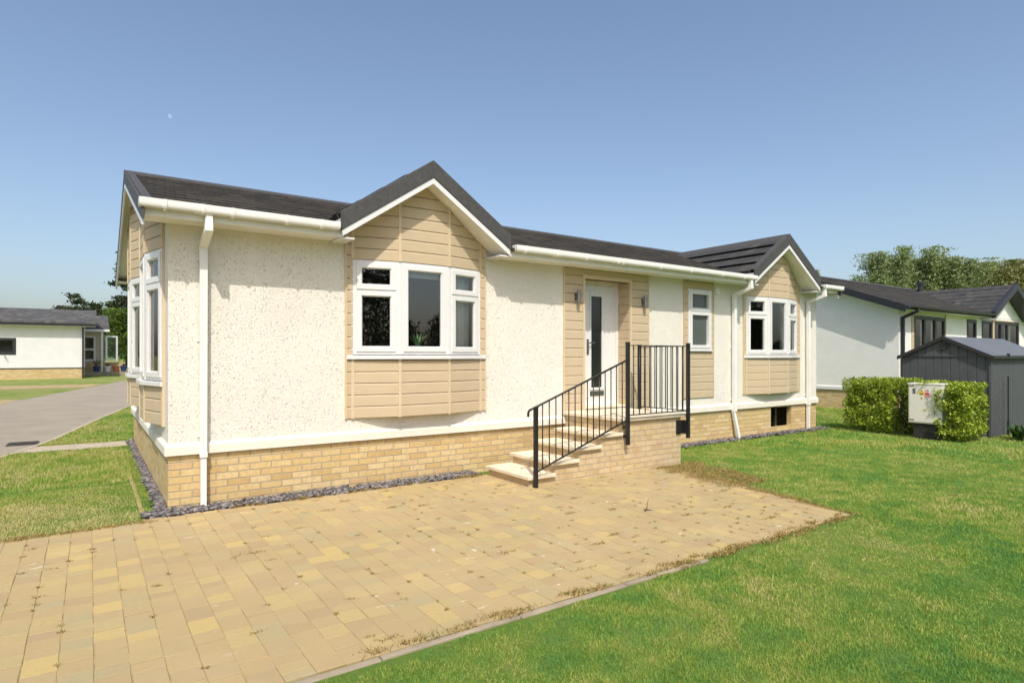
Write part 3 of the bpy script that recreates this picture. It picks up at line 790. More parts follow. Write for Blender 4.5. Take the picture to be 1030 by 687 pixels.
# ------------------------------------------------------------------ steps and railing
steps = empty('entrance_steps', (5.1, -.7, 0), 'brick entrance steps with pale stone treads and landing below the white front door', 'steps')
T = [(3.66, .147), (4.05, .284), (4.44, .428), (4.83, .567)]; YF, YBK = -1.245, -.28
mb = MB(); prof = [(3.70, -.02)]
for i, (nx, zt) in enumerate(T): prof += [(nx + .04, zt - .045), (T[i + 1][0] + .04 if i < 3 else 5.25, zt - .045)]
prof += [(5.25, .7095), (6.47, .7095), (6.47, -.02)]
for i in range(3):
    mb.box(T[i][0] + .04, T[i + 1][0] + .04, -1.2, -.3, -.02, T[i][1] - .045)
mb.box(T[3][0] + .04, 5.25, -1.2, -.3, -.02, T[3][1] - .045)
mb.box(5.25, 6.47, -1.2, .005, -.02, .7095)
mb.build('brick_base', M_brickpale, steps)
for i, (nx, zt) in enumerate(T):
    mb = MB(); x1 = (T[i + 1][0] + .038) if i < 3 else 5.248
    mb.box(nx, x1, YF, YBK, zt - .044, zt); mb.build('tread', M_slab, steps, bevel=.006)
mb = MB(); mb.box(5.21, 6.52, YF, -.005, .711, .757); mb.build('landing_slab', M_slab, steps, bevel=.006)

RYY = -1.277
rail = empty('stair_railing', (5.1, RYY, 0), 'black steel stair railing with thin upright bars along the brick entrance steps', 'railing')
def post(x, y, z0, z1, s=.0225):
    mb = MB(); mb.box(x - s, x + s, y - s, y + s, z0, z1); mb.box(x - s - .004, x + s + .004, y - s - .004, y + s + .004, z1, z1 + .012)
    return mb.build('post', M_black, rail, bevel=.003)
post(3.745, RYY, 0, .975); post(5.30, RYY, .40, 1.775); post(6.545, RYY, .40, 1.775); post(6.50, -.36, .757, 1.765)
def zt_(x): return .985 + (x - 3.745) * (1.548 - .985) / (5.30 - 3.745)
def zb_(x): return .200 + (x - 3.745) * (.741 - .200) / (5.30 - 3.745)
def barbox(mb, a, b, w, h):
    a, b = Vector(a), Vector(b); d = (b - a); sd = Vector((-d.y, d.x, 0)).normalized(); up = sd.cross(d).normalized()
    if up.z < 0: up = -up
    mb.obox(a - sd * w / 2 - up * h / 2, d, sd * w, up * h)
mb = MB(); barbox(mb, (3.66, RYY, zt_(3.66)), (5.276, RYY, zt_(5.276)), .045, .012); mb.tube([(3.672, RYY, zt_(3.672)), (3.645, RYY, zt_(3.645) - .004), (3.632, RYY, zt_(3.645) - .03), (3.632, RYY, zt_(3.645) - .075)], .014)
mb.build('handrail', M_black, rail)
mb = MB(); barbox(mb, (3.77, RYY, zb_(3.77)), (5.276, RYY, zb_(5.276)), .03, .012); mb.build('lower_rail', M_black, rail)
mb = MB(); barbox(mb, (5.326, RYY, 1.742), (6.52, RYY, 1.742), .035, .012); barbox(mb, (6.545, RYY + .025, 1.742), (6.50, -.385, 1.742), .035, .012); mb.build('top_rail', M_black, rail)
mb = MB(); barbox(mb, (5.326, RYY, .80), (6.52, RYY, .80), .03, .012); barbox(mb, (6.545, RYY + .025, .80), (6.50, -.385, .80), .03, .012); mb.build('bottom_rail', M_black, rail)
bars = []
for i in range(14): x = 3.745 + (i + 1) * 1.555 / 15; bars.append((x, RYY, zb_(x) + .005, zt_(x) - .005))
for i in range(10): x = 5.30 + (i + 1) * 1.245 / 11; bars.append((x, RYY, .805, 1.737))
for i in range(8):
    t = (i + 1) / 9; bars.append((6.545 - .045 * t, RYY + (-.36 - RYY) * t, .805, 1.737))
for (x, y, z0, z1) in bars:
    mb = MB(); mb.tube([(x, y, z0), (x, y, z1)], .0075, 8); mb.build('baluster', M_black, rail, smooth=True)
mb = MB(); mb.box(6.365, 6.53, -1.222, -1.203, .46, .66); mb.box(6.50, 6.53, -1.26, -1.222, .46, .66)
for zz in (.50, .62): mb.tube([(6.40, -1.222, zz), (6.40, -1.236, zz)], .014, 6)
mb.build('fixing_plate', M_black, rail, bevel=.003)
mb = MB()
for zz in (.50, .62): mb.box(5.28, 5.32, -1.252, -1.203, zz, zz + .03)
mb.build('fixing_lug', M_black, rail)

# ------------------------------------------------------------------ stones, weeds, grass
def in_slate(n):
    out = []
    while len(out) < n:
        k = random.random()
        if k < .32: p = (random.uniform(-.22, 3.62), random.uniform(-.245, .0))
        elif k < .72: p = (random.uniform(6.5, 12.6), -abs(random.gauss(0, .09)))
        else: p = (-abs(random.gauss(0, .038)), random.uniform(-.2, 6.0))
        out.append(p)
    return out
vs = []; qs = []
cube = np.array([(-1, -1, -1), (1, -1, -1), (1, 1, -1), (-1, 1, -1), (-1, -1, 1), (1, -1, 1), (1, 1, 1), (-1, 1, 1)], float)
cf = [(0, 3, 2, 1), (4, 5, 6, 7), (0, 1, 5, 4), (1, 2, 6, 5), (2, 3, 7, 6), (3, 0, 4, 7)]
for (x, y) in in_slate(4200):
    s = np.array([random.uniform(.012, .036), random.uniform(.01, .024), random.uniform(.005, .013)])
    q = cube * s * (1 + rng.uniform(-.35, .25, (8, 3)))
    m = Matrix.Rotation(random.random() * 6.28, 3, 'Z') @ Matrix.Rotation(random.uniform(-.6, .6), 3, 'X') @ Matrix.Rotation(random.uniform(-.5, .5), 3, 'Y')
    q = q @ np.array(m).T + np.array([x, y, .012 + random.random() * .03 + gz(y)])
    b0 = len(vs); vs += q.tolist(); qs += [tuple(i + b0 for i in f) for f in cf]
o = np_mesh('slate_chippings', vs, qs, None, M_slate); tag(o, 'plum grey slate chippings along the foot of the brick base', 'slate chippings', kind='stuff')
mb = MB(); mb.box(-.2, 3.64, -.248, -.0, -.02, .008); mb.box(6.5, 12.6, -.12, 0, -.02, .008); mb.box(-.06, 0, 0.001, 6, -.02, .010)
o = mb.build('gravel_bed', plain('slate_dust', (.10, .085, .09), .95, .1, .2, 20)); o['kind'] = 'structure'

def blade_field(P, h, w, lean, far):
    """P (n,2|3) blade roots -> verts, quads, tris"""
    n = len(P); a = rng.uniform(0, 2 * np.pi, n); b = rng.uniform(0, 2 * np.pi, n)
    sd = np.stack([np.cos(a), np.sin(a), 0 * a], 1); ln = np.stack([np.cos(b), np.sin(b), 0 * b], 1)
    hh = h[:, None]; ww = w[:, None]; le = (lean * h)[:, None]; up = np.array([0, 0, 1.0])
    if far:
        v = np.stack([P - sd * ww, P + sd * ww, P + up * hh + ln * le], 1).reshape(-1, 3)
        return v, None, np.arange(3 * n).reshape(-1, 3)
    mid = P + up * hh * .6 + ln * le * .35
    v = np.stack([P - sd * ww, P + sd * ww, mid - sd * ww * .8, mid + sd * ww * .8, P + up * hh * .95 + ln * le], 1).reshape(-1, 3)
    k = np.arange(n) * 5
    return v, np.stack([k, k + 1, k + 3, k + 2], 1), np.stack([k + 2, k + 3, k + 4], 1)
CAM = np.array([-.661, -7.097]); FWD = np.array([.572, .820]); SID = np.array([.820, -.572])
def visible(P, m=2.6):
    d = P - CAM; f = d @ FWD; s = d @ SID
    return (f > 1.6) & (np.abs(s) < f * .87 + m)
pr = lambda y: 5.60 + (y + 4.05) * .20
def lawn_ok(P):
    x, y = P[:, 0], P[:, 1]
    jit = .05 * np.sin(x * 7.3) + .03 * np.sin(x * 23 + 1)
    jy = .05 * np.sin(y * 9.1) + .03 * np.sin(y * 27)
    patio = (y > -4.15 + jit * .6) & (y < np.where(x > -.24, -.25, -.36) + jit * .8) & (x < pr(y) + .05 + jy)
    slate = (x > -.045 + jy * 1.1) & (x < 12.6) & (y > np.where(x > 6, -.15, -.25) + jit * .8) & (y < 6.1)
    stp = (x > 3.6) & (x < 6.53) & (y > -1.26) & (y < 0)
    cab = (x > 12.5) & (x < 13.0) & (y > -2.3) & (y < -1.8)
    shed = (x > 13.8) & (x < 17.2) & (y > -2.75) & (y < -1.1)
    nb = (x > 18.0) & (y > .69)
    return ~(patio | slate | stp | cab | shed | nb)
def scatter(x0, x1, y0, y1, dens):
    n = int((x1 - x0) * (y1 - y0) * dens); return np.stack([rng.uniform(x0, x1, n), rng.uniform(y0, y1, n)], 1)
road_r_np = lambda y: np.interp(y, [-30, 0, 3.6, 5.22, 6.6, 9.66, 14.7, 20, 27], [-5.2, -3.1, -2.3, -1.8, -1.31, -.66, .54, 2.2, 4.6])
def blobs(P, seed, sc):
    q = np.zeros(len(P)); r = np.random.default_rng(seed)
    for k in range(7):
        a = r.uniform(0, 6.28); f = sc * r.uniform(.6, 2.2); q += np.sin((P[:, 0] * math.cos(a) + P[:, 1] * math.sin(a)) * f + r.uniform(0, 6.28))
    return q / 7
def make_grass(name, label, regions):
    VV = []; QQ = []; TT = []; off = 0
    for (x0, x1, y0, y1, dmin, dmax, dens, hm, wm, far, cond) in regions:
        P = scatter(x0, x1, y0, y1, dens); d = np.hypot(*(P - CAM).T)
        k = (d >= dmin) & (d < dmax) & visible(P) & lawn_ok(P)
        if cond is not None: k &= cond(P)
        # thin, balding places and lush tufts
        b = blobs(P, 3, 1.3) + .6 * blobs(P, 5, 6.0)
        k &= rng.uniform(0, 1, len(P)) < np.clip(.85 + b * .6, .3, 1)
        P = P[k]; b = b[k]
        if not len(P): continue
        edge = (P[:, 0] < 6.6) & (P[:, 1] > -4.4) & (P[:, 0] > -.2)
        h = hm * rng.uniform(.45, 1.15, len(P)) * np.clip(1 + .6 * b, .55, 1.6); w = wm * rng.uniform(.6, 1.2, len(P))
        tall = rng.uniform(0, 1, len(P)) < .012; h[tall] *= 1.8
        Z = np.array([gz(y) for y in P[:, 1]]) if P[:, 1].max() > 4 else np.zeros(len(P))
        v, q, t = blade_field(np.column_stack([P, Z]), h, w, rng.uniform(.15, 1.1, len(P)), far)
        VV.append(v)
        if q is not None: QQ.append(q + off)
        TT.append(t + off); off += len(v)
    o = np_mesh(name, np.concatenate(VV), np.concatenate(QQ) if QQ else None, np.concatenate(TT), M_blade)
    return tag(o, label, 'grass', kind='stuff')
make_grass('grass', 'mown green lawn with dry patches to the right of the block paving', [
    (.0, 6.5, -8, -1, 1.5, 4.2, 20000, .022, .0016, False, None),
    (.0, 10.5, -8, 0, 4.2, 7.5, 10500, .023, .0023, False, None),
    (4.0, 16, -7, 2.5, 7.5, 12, 4600, .026, .0040, True, None),
    (8.0, 26, -7, 8, 12, 22, 1300, .045, .0075, True, None)])
make_grass('grass', 'patchy sunburnt lawn between the left end wall and the road', [
    (-5.5, -.03, -.6, 5.45, 3, 9, 8500, .027, .0024, False, lambda P: (P[:, 0] > road_r_np(P[:, 1]) + .05)),
    (-5.5, -.03, 2, 5.4, 9, 14, 3400, .042, .0045, True, lambda P: (P[:, 0] > road_r_np(P[:, 1]) + .05)),
    (-1.6, 2.5, 6.12, 16, 12, 26, 2400, .05, .006, True, lambda P: (P[:, 0] > road_r_np(P[:, 1]) + .08))])

# weeds in the paving joints
VV = []; QQ = []; TT = []; off = 0
def weed(x, y, n, r, h, ry=None):
    global off
    ry = ry or r
    P = np.column_stack([x + rng.normal(0, r, n), y + rng.normal(0, ry, n), np.full(n, .012)])
    v, q, t = blade_field(P, h * rng.uniform(.4, 1.2, n), np.full(n, .0028), rng.uniform(.3, 1.6, n), False)
    VV.append(v); QQ.append(q + off); TT.append(t + off); off += len(v)
for (x, y) in joints:
    t = np.clip((x + .5) / 5.5, 0, 1) * np.clip((-.6 - y) / 3.2, .15, 1)
    p = .16 + .5 * t ** 1.1
    if x > -3 and random.random() < p:
        s = random.random()
        if s < .72: weed(x + random.uniform(-.008, .008), y, int(10 + 16 * random.random()), .011, .019, .010)
        elif s < .93: weed(x + random.uniform(0, .1), y, 26, .022, .018, .009)
        else: weed(x, y, 50, .045, .026, .012)
for k in range(60):   # the row of weeds behind the edging
    x = random.uniform(.4, 5.5); weed(x, -4.04 + random.uniform(-.02, .05), int(20 + 40 * random.random()), .05, .03, .014)
for k in range(26): weed(random.uniform(.6, 3.6), -.26 + random.uniform(-.03, .02), 40, .03, .045, .015)
for k in range(45):   # parched edge where lawn meets paving
    x = random.uniform(2.6, 5.6); weed(x, -4.085 + random.gauss(0, .022), 32, .05, .02, .014)
for k in range(90):
    y = random.uniform(-4.05, -2.2); weed(patio_right(y) + .02 + random.gauss(0, .05), y, 32, .02, .02, .05)
for k in range(110):
    x = random.uniform(-4.2, -.2); weed(x, -.36 + random.gauss(0, .03), 40, .06, .024, .02)
for k in range(170):   # parched fringe at the foot of the landing
    y = random.uniform(-2.6, -1.2); weed(patio_right(y) + random.uniform(-.25, .55), y, 60, .08, .028, .05)
o = np_mesh('joint_weeds', np.concatenate(VV), np.concatenate(QQ), np.concatenate(TT), M_dry); tag(o, 'dry moss and weeds in the joints of the block paving', 'weeds', kind='stuff')
mb = MB(); mb.tube([(4.02, -2.78, .02), (4.03, -2.79, .05), (4.02, -2.80, .09), (4.04, -2.80, .13)], [.005, .004, .003, .002], 6)
for k in range(7): mb.tube([(4.02, -2.78, .022), (4.02 + random.uniform(-.05, .05), -2.78 + random.uniform(-.05, .05), .022)], .004, 5)
tag(mb.build('dead_weed', M_bark), 'single upright dead weed stalk on the paving in front of the landing', 'dead weed')

# ------------------------------------------------------------------ foliage builders
def leaf_quads(C, size, squash=1.0, droop=0.0):
    n = len(C); a = rng.normal(size=(n, 3)); a[:, 2] *= squash; a /= np.linalg.norm(a, axis=1)[:, None]
    a[:, 2] -= droop; a /= np.linalg.norm(a, axis=1)[:, None]
    b = rng.normal(size=(n, 3)); b -= (b * a).sum(1)[:, None] * a; b /= np.linalg.norm(b, axis=1)[:, None]
    L = (size * rng.uniform(.6, 1.3, n))[:, None]; W = L * .42
    v = np.stack([C - a * L, C - b * W, C + a * L, C + b * W], 1).reshape(-1, 3)
    return v, np.arange(4 * n).reshape(-1, 4)
def hedge(name, x0, x1, y0, y1, zt, n, label, cuts=()):
    root = empty(name, ((x0 + x1) / 2, (y0 + y1) / 2, 0), label, 'hedge')
    P = []
    while len(P) < n:
        k = rng.uniform(0, 1, (n, 3)); p = np.column_stack([x0 + (x1 - x0) * k[:, 0], y0 + (y1 - y0) * k[:, 1], .05 + (zt - .05) * k[:, 2]])
        # lumpy skin with rounded shoulders
        q = np.minimum.reduce([p[:, 0] - x0, x1 - p[:, 0], p[:, 1] - y0, y1 - p[:, 1], zt - p[:, 2]])
        s = .035 * np.sin(p[:, 0] * 17 + p[:, 2] * 9) + .035 * np.sin(p[:, 1] * 15 - p[:, 2] * 13) + .03 * np.sin(p[:, 2] * 23 + p[:, 1] * 7)
        ex = np.minimum(p[:, 0] - x0, x1 - p[:, 0]); ey = np.minimum(p[:, 1] - y0, y1 - p[:, 1]); ez = zt - p[:, 2]
        rnd = np.hypot(np.clip(.2 - np.minimum(ex, ey), 0, 1), np.clip(.2 - ez, 0, 1)); rn2 = np.hypot(np.clip(.22 - ex, 0, 1), np.clip(.22 - ey, 0, 1))
        ok = (q > .03 + s) & (rnd < .235) & (rn2 < .25) & ((q < .24) | (rng.uniform(0, 1, n) < .08))
        ok &= ~((p[:, 2] < .13) & (q < .12))
        for (a, b, c, d, e, f) in cuts: ok &= ~((p[:, 0] > a) & (p[:, 0] < b) & (p[:, 1] > c) & (p[:, 1] < d) & (p[:, 2] > e) & (p[:, 2] < f))
        P += p[ok].tolist()
    P = np.array(P[:n]); v, q = leaf_quads(P, np.full(len(P), .029)); np_mesh('foliage', v, q, None, M_hedge, root)
    mb = MB()
    yy = y0 + .25
    while yy < y1 - .1:
        for s in range(3):
            xx = (x0 + x1) / 2; mb.tube([(xx, yy, -.02), (xx + random.uniform(-.1, .1), yy + random.uniform(-.1, .1), zt * .4), (xx + random.uniform(-.25, .25), yy + random.uniform(-.2, .2), zt * .8)], [.018, .012, .005], 6)
        yy += .4
    mb.build('stems', M_bark, root); return root
hedge('hedge', 12.58, 13.45, -1.78, -.42, 1.15, 21000, 'clipped yellow green hedge to the left of and behind the electricity cabinet', [(12.0, 12.95, -3, -1.42, 0, 1.10)])
hedge('hedge', 12.40, 13.42, -2.85, -1.80, 1.12, 18000, 'clipped yellow green hedge in front of the shed, to the right of the electricity cabinet', [(12.0, 12.93, -2.24, -1.2, 0, 1.06), (12.485, 12.9, -2.4, -1.2, .25, 1.09)])

def tree(name, x, y, H, rad, n, leaf, mat, label, cat='tree', base=.15, seed=0, shape='round', group=None, gap=.5, droop=.2):
    r = np.random.default_rng(seed); z0 = gz(y)
    root = empty(name, (x, y, z0), label, cat, group); mb = MB(); tips = []
    lean = r.uniform(-.03, .03, 2) * H
    tr = [Vector((x + lean[0] * t + .15 * math.sin(3 * t + seed), y + lean[1] * t, z0 - .05 + H * .9 * t)) for t in np.linspace(0, 1, 7)]
    R0 = .022 * H; mb.tube(tr, [R0 * (1 - .85 * t) for t in np.linspace(0, 1, 7)], 8)
    nl = {'cone': 26, 'flat': 16, 'round': 34}[shape]
    for k in range(nl):
        t = base + (1 - base) * (k + .5) / nl * .95; p = tr[0].lerp(tr[-1], t)
        if shape == 'cone': rr = rad * (1 - t) ** .8 + .25; el = r.uniform(-.15, .15)
        elif shape == 'flat': rr = rad * r.uniform(.6, 1.1) * (.5 + .5 * t); el = r.uniform(-.05, .2)
        else: rr = rad * math.sqrt(max(.05, 1 - ((t - .45) / .60) ** 2)) * r.uniform(.6, 1.15); el = r.uniform(.5, 1.5)
        a = k * 2.4 + r.uniform(-.5, .5); d = Vector((math.cos(a), math.sin(a), math.tan(el) * .8)); q = p + d * rr
        if shape == 'round': q.z = min(q.z, z0 + H * .97)
        m_ = p.lerp(q, .5) + Vector((0, 0, .06 * rr)); mb.tube([p, m_, q], [R0 * .32 * (1 - t * .6), R0 * .2 * (1 - t * .6), .015], 5)
        for s in range(5):
            b = p.lerp(q, r.uniform(.35, 1.0)); e = b + Vector(r.normal(0, .28 * rr, 3)) * (1 if shape != 'round' else .8); mb.tube([b, e], [.02, .008], 4); tips.append((e, rr))
        tips.append((q, rr))
    mb.build('trunk', M_bark, root)
    T_ = np.array([tuple(e) for e, _ in tips]); S_ = np.array([rr for _, rr in tips]) * (.16 if shape != 'cone' else .2) + .12
    keep = r.uniform(0, 1, len(T_)) > gap * .35; T_, S_ = T_[keep], S_[keep]
    i = r.integers(0, len(T_), n); sub = r.normal(size=(n, 3)); sub *= (np.abs(r.normal(size=(n, 1))) ** .3) * .75
    fl = np.array([.85, .85, 1.5]) if shape == 'round' else np.array([1, 1, .35]); C = T_[i] + sub * S_[i][:, None] * fl
    C[:, 2] = np.clip(C[:, 2], z0 + .1, z0 + H * 1.02)
    v, q = leaf_quads(C, np.full(n, leaf), 1.0, droop); np_mesh('crown', v, q, None, mat, root)
    return root

# right-hand belt beyond the neighbouring bungalow
RT = [(53.3, 23.2, 8.8, 1.5, 'thin pale topped tree just showing over the right end of the gable', 0), (58.5, 24.8, 7.0, 2.0, 'low tree crown behind the white bungalow beside the gable end', 0),
      (58.2, 19.0, 8.6, 2.3, 'shorter grey green willow at the left edge of the row behind the bungalow', 0), (60.0, 18.0, 10.6, 3.0, 'tallest willow behind the bungalow, rising above the roof left of the black flue', 0),
      (62.5, 16.7, 9.8, 3.0, 'broad willow behind the black flue on the bungalow roof', 0), (64.7, 14.9, 9.6, 3.0, 'willow standing behind the roof valley of the bungalow', 0),
      (67.1, 13.1, 8.9, 3.2, 'olive green tree behind the ridge of the bungalow gable', 1), (69.5, 11.3, 9.6, 3.2, 'brownish thin crowned tree behind the peak of the bungalow gable', 1), (72.0, 9.3, 9.2, 3.4, 'brownish tree at the right edge of the photo', 1)]
for i, (x, y, H, rad, lab, k) in enumerate(RT):
    tree('willow_tree' if k == 0 else 'tree', x, y, H, rad, 42000, .11, M_treeR if k == 0 else M_treeB, lab, seed=20 + i, group='trees in a row behind the bungalow', gap=.5)
tree('cedar_tree', -1.6, 79, 7.9, 2.9, 5200, .22, M_treeL, 'dark gappy cedar crown rising behind the ridge of the left white bungalow', seed=3, shape='flat', base=.45, gap=1.6)
tree('cedar_tree', .8, 78, 7.4, 2.6, 3600, .22, M_treeL, 'dark sparse cedar with bare limbs beside the tall conifer', seed=5, shape='flat', base=.4, gap=1.9)
tree('conifer_tree', 2.7, 62, 13.0, 2.6, 7000, .20, M_treeL, 'tall dark conifer seen past the left end wall of the park home', seed=8, shape='cone', base=.1, gap=.4)
tree('bush', 1.75, 50, 4.6, 1.5, 6000, .13, M_bush, 'bright green rounded bush behind the open glass door', 'bush', seed=9, base=.08, gap=.2)
# the shelter belt behind the camera, which the window panes mirror
VV = []; QQ = []; off = 0; tm = MB()
for k in range(15):
    x = -34 + k * 5.6 + random.uniform(-1, 1); y = -33 + random.uniform(-2.5, 2.5); H = random.uniform(6.8, 8.6) if x < 12 else random.uniform(4.3, 5.8)
    tm.tube([(x, y, 0), (x + .2, y, H * .8)], [.16, .05], 6); n = 15000
    C = rng.normal(size=(n, 3)); C /= np.linalg.norm(C, axis=1)[:, None]; C *= rng.uniform(.3, 1, (n, 1)) ** .5
    C = C * np.array([3.4, 2.2, H * .5]) + np.array([x, y, H * .5]); C += rng.normal(0, .25, C.shape); C[:, 2] = np.abs(C[:, 2])
    v, q = leaf_quads(C, np.full(n, .13)); VV.append(v); QQ.append(q + off); off += len(v)
belt = empty('shelter_belt', (5, -33, 0), 'dark belt of trees mirrored in the window panes', 'trees'); belt['kind'] = 'stuff'
np_mesh('crowns', np.concatenate(VV), np.concatenate(QQ), None, M_belt, belt); tm.build('trunks', M_bark, belt)

# ------------------------------------------------------------------ electricity cabinet
cab = empty('electricity_cabinet', (12.67, -2.06, 0), 'pale grey electricity cabinet with warning stickers standing in the hedge', 'cabinet')
CY0, CY1 = -2.36, -1.79
mb = MB(); mb.box(12.5, 12.86, CY0, CY1, .30, 1.045); mb.box(12.485, 12.875, CY0 - .012, CY1 + .012, 1.045, 1.072); mb.build('housing', M_cabinet, cab, bevel=.008)
mb = MB(); mb.box(12.492, 12.4985, CY0 + .02, CY1 - .02, .325, 1.03); cd = mb.build('door', M_cabinet, cab, bevel=.004)
mb = MB(); mb.box(12.53, 12.83, CY0 + .03, CY1 - .08, -.03, .298); mb.build('plinth', plain('black_root_box', (.035, .033, .03), .8, .2, .3, 12), cab)
mb = MB()
for zz in (.36, 1.012): mb.box(12.486, 12.4925, CY1 - .11, CY1 - .02, zz, zz + .012)
mb.box(12.480, 12.492, CY0 + .075, CY0 + .105, .80, .86); mb.build('hinge', M_ink, cd)
FC = Facet((12.4915, CY1), (12.4915, CY0))
def sticker(name, mat, polys, w):
    mb = MB()
    for p in polys: mb.prism([FC.P(u, w, z) for u, z in p], FC.n * .0012)
    mb.build(name, mat, cd)
rect = lambda a, b, c, d: [(a, c), (b, c), (b, d), (a, d)]
sticker('warning_sticker', M_yellow, [[(.20, .905), (.27, .905), (.235, .96)], rect(.195, .275, .85, .9045)], .0006)
sticker('warning_sticker', M_yellow, [[(.205, .775), (.265, .775), (.235, .822)]], .0006); sticker('warning_sticker', M_yellow, [rect(.262, .315, .54, .572)], .0006)
sticker('prohibition_sticker', M_label, [rect(.288, .372, .845, .965), rect(.285, .365, .765, .805), rect(.27, .305, .58, .605)], .0004)
ringp = []
for i in range(16):
    a0, a1 = 2 * math.pi * i / 16, 2 * math.pi * (i + 1) / 16
    ringp.append([(.33 + .029 * math.cos(a0), .93 + .029 * math.sin(a0)), (.33 + .029 * math.cos(a1), .93 + .029 * math.sin(a1)), (.33 + .02 * math.cos(a1), .93 + .02 * math.sin(a1)), (.33 + .02 * math.cos(a0), .93 + .02 * math.sin(a0))])
ringp += [rect(.29, .37, .85, .893), rect(.285, .372, .812, .832), [(.312, .945), (.318, .951), (.349, .916), (.343, .910)]]
sticker('danger_sticker', M_red, ringp, .0018)
sticker('sticker_print', M_ink, [[(.229, .912), (.241, .912), (.237, .942), (.233, .942)], rect(.203, .267, .872, .879), rect(.203, .267, .860, .866), [(.229, .779), (.241, .779), (.235, .81)], rect(.295, .355, .788, .793), rect(.295, .345, .775, .78), rect(.268, .309, .553, .559)], .0021)
cu = bpy.data.curves.new('cabinet_number', 'FONT'); cu.body = '5'; cu.size = .125; cu.extrude = .001; cu.offset = .004; cu.materials.append(M_ink)
tmp = bpy.data.objects.new('tmp', cu); COL.objects.link(tmp); bpy.context.view_layer.update()
me = bpy.data.meshes.new_from_object(tmp.evaluated_get(bpy.context.evaluated_depsgraph_get())); bpy.data.objects.remove(tmp); me.name = 'number'
to = bpy.data.objects.new('number', me); COL.objects.link(to)
rot = Matrix((FC.d, Vector((0, 0, 1)), FC.n)).transposed().to_4x4()
to.matrix_local = Matrix.Translation(FC.P(.075, .002, .875)) @ rot; to.parent = cd; to.matrix_parent_inverse = Matrix.Identity(4)

# ------------------------------------------------------------------ grey shed
shed = empty('garden_shed', (15.5, -1.92, 0), 'dark grey plastic garden shed with a shallow ridge roof beside the hedge', 'shed')
SX0, SX1, SY0, SY1, SE, SA = 13.84, 17.15, -2.71, -1.13, 1.60, 1.985; SC = (SY0 + SY1) / 2
def groove(mb, F, u0, u1, z0, z1, step=.15):
    u = u0
    while u < u1 - .01:
        ub = min(u + step, u1)
        mb.prism([F.P(u, -.02, z0), F.P(u + .004, 0, z0), F.P(ub - .012, 0, z0), F.P(ub - .004, -.008, z0), F.P(ub, -.02, z0)], (0, 0, z1 - z0)); u = ub
mb = MB(); groove(mb, Facet((SX0, SY1), (SX0, SY0)), 0, SY1 - SY0, -.02, SE); groove(mb, Facet((SX0, SY0), (SX1, SY0)), 0, SX1 - SX0, -.02, SE, .125)
groove(mb, Facet((SX1, SY0), (SX1, SY1)), 0, SY1 - SY0, -.02, SE); groove(mb, Facet((SX1, SY1), (SX0, SY1)), 0, SX1 - SX0, -.02, SE)
mb.build('wall', M_shed, shed)
mb = MB()
t = MB(); groove(t, Facet((SX0 - .012, SY1), (SX0 - .012, SY0)), 0, SY1 - SY0, SE + .005, SA); sl = (SA - SE) / (SC - SY0)
t.clip((0, SC, SA - .03), (0, sl, 1)); t.clip((0, SC, SA - .03), (0, -sl, 1)); mb.join(t); mb.box(SX0 - .02, SX0 + .01, SY0, SY1, SE - .012, SE + .01); mb.build('gable_panel', M_shed, shed)
mb = MB(); mb.tube([(SX0 - .002, SC, 1.80), (SX0 - .045, SC, 1.80)], .075, 20); mb.build('vent', M_frame_dark, shed)
mb = MB()
for s in (-1, 1):
    hw = SC - SY0 + .06; q = [(0, SA + .02), (hw, SA + .02 - sl * hw), (hw, SA - .01 - sl * hw), (0, SA - .01)]
    mb.prism([(SX0 - .07, SC + s * a, z) for a, z in q], (SX1 - SX0 + .14, 0, 0))
rf = mb.build('roof', M_shedroof, shed, bevel=.004)
mb = MB()
for s in (-1, 1):
    q = [(0, SA + .026), (hw + .01, SA + .026 - sl * hw), (hw + .01, SA - .05 - sl * hw), (0, SA - .05)]
    mb.prism([(SX0 - .085, SC + s * a, z) for a, z in q], (.025, 0, 0))
mb.box(SX0 - .085, SX1 + .08, SY0 - .085, SY0 - .062, SE - .055, SE + .005); mb.box(14.55, 14.58, SY0 - .1, SY0 - .05, SE - .02, SE + .05); mb.build('roof_edging', M_frame_dark, rf, bevel=.003)
mb = MB(); mb.box(SX0 - .018, SX0 + .03, SY0 - .018, SY0 + .03, -.02, SE - .015); mb.build('corner_post', M_shed, shed, bevel=.004)
sup = empty('plant_support', (14.5, -2.78, 0), 'thin dark cane with slanting strings in front of the shed side wall', 'plant support')
mb = MB(); mb.tube([(14.5, -2.80, -.03), (14.5, -2.80, 1.19)], .013, 8); mb.tube([(14.5, -2.80, -.03), (14.5, -2.80, .3)], .02, 8); mb.build('cane', M_black, sup)
mb = MB()
for k in range(8):
    z = .30 + k * .11; mb.tube([(14.5, -2.80, z), (13.9, -2.745, z - .34)], .003, 4)  # thin dark tubes slanting down from the cane
mb.build('lines', M_frame_dark, sup)
vs, qs = [], []
for k in range(14):
    v, q = blades(7, (13.86 + random.uniform(-.22, .25), -3.22 + random.uniform(-.2, .2), .02 + random.random() * .06), .0, .26, .07, .9); b0 = len(vs)
    vs += v; qs += [tuple(i + b0 for i in f) for f in q]
sh = empty('shrub', (13.9, -3.2, 0), 'low dark green leafy shrub at the foot of the shed by the right edge', 'shrub'); np_mesh('foliage', [tuple(v) for v in vs], qs, None, M_shrub, sh)
mb = MB()
for k in range(6): mb.tube([(13.88, -3.2, -.03), (13.88 + random.uniform(-.2, .2), -3.2 + random.uniform(-.2, .2), .2)], [.01, .005], 5)
mb.build('stems', M_bark, sh)

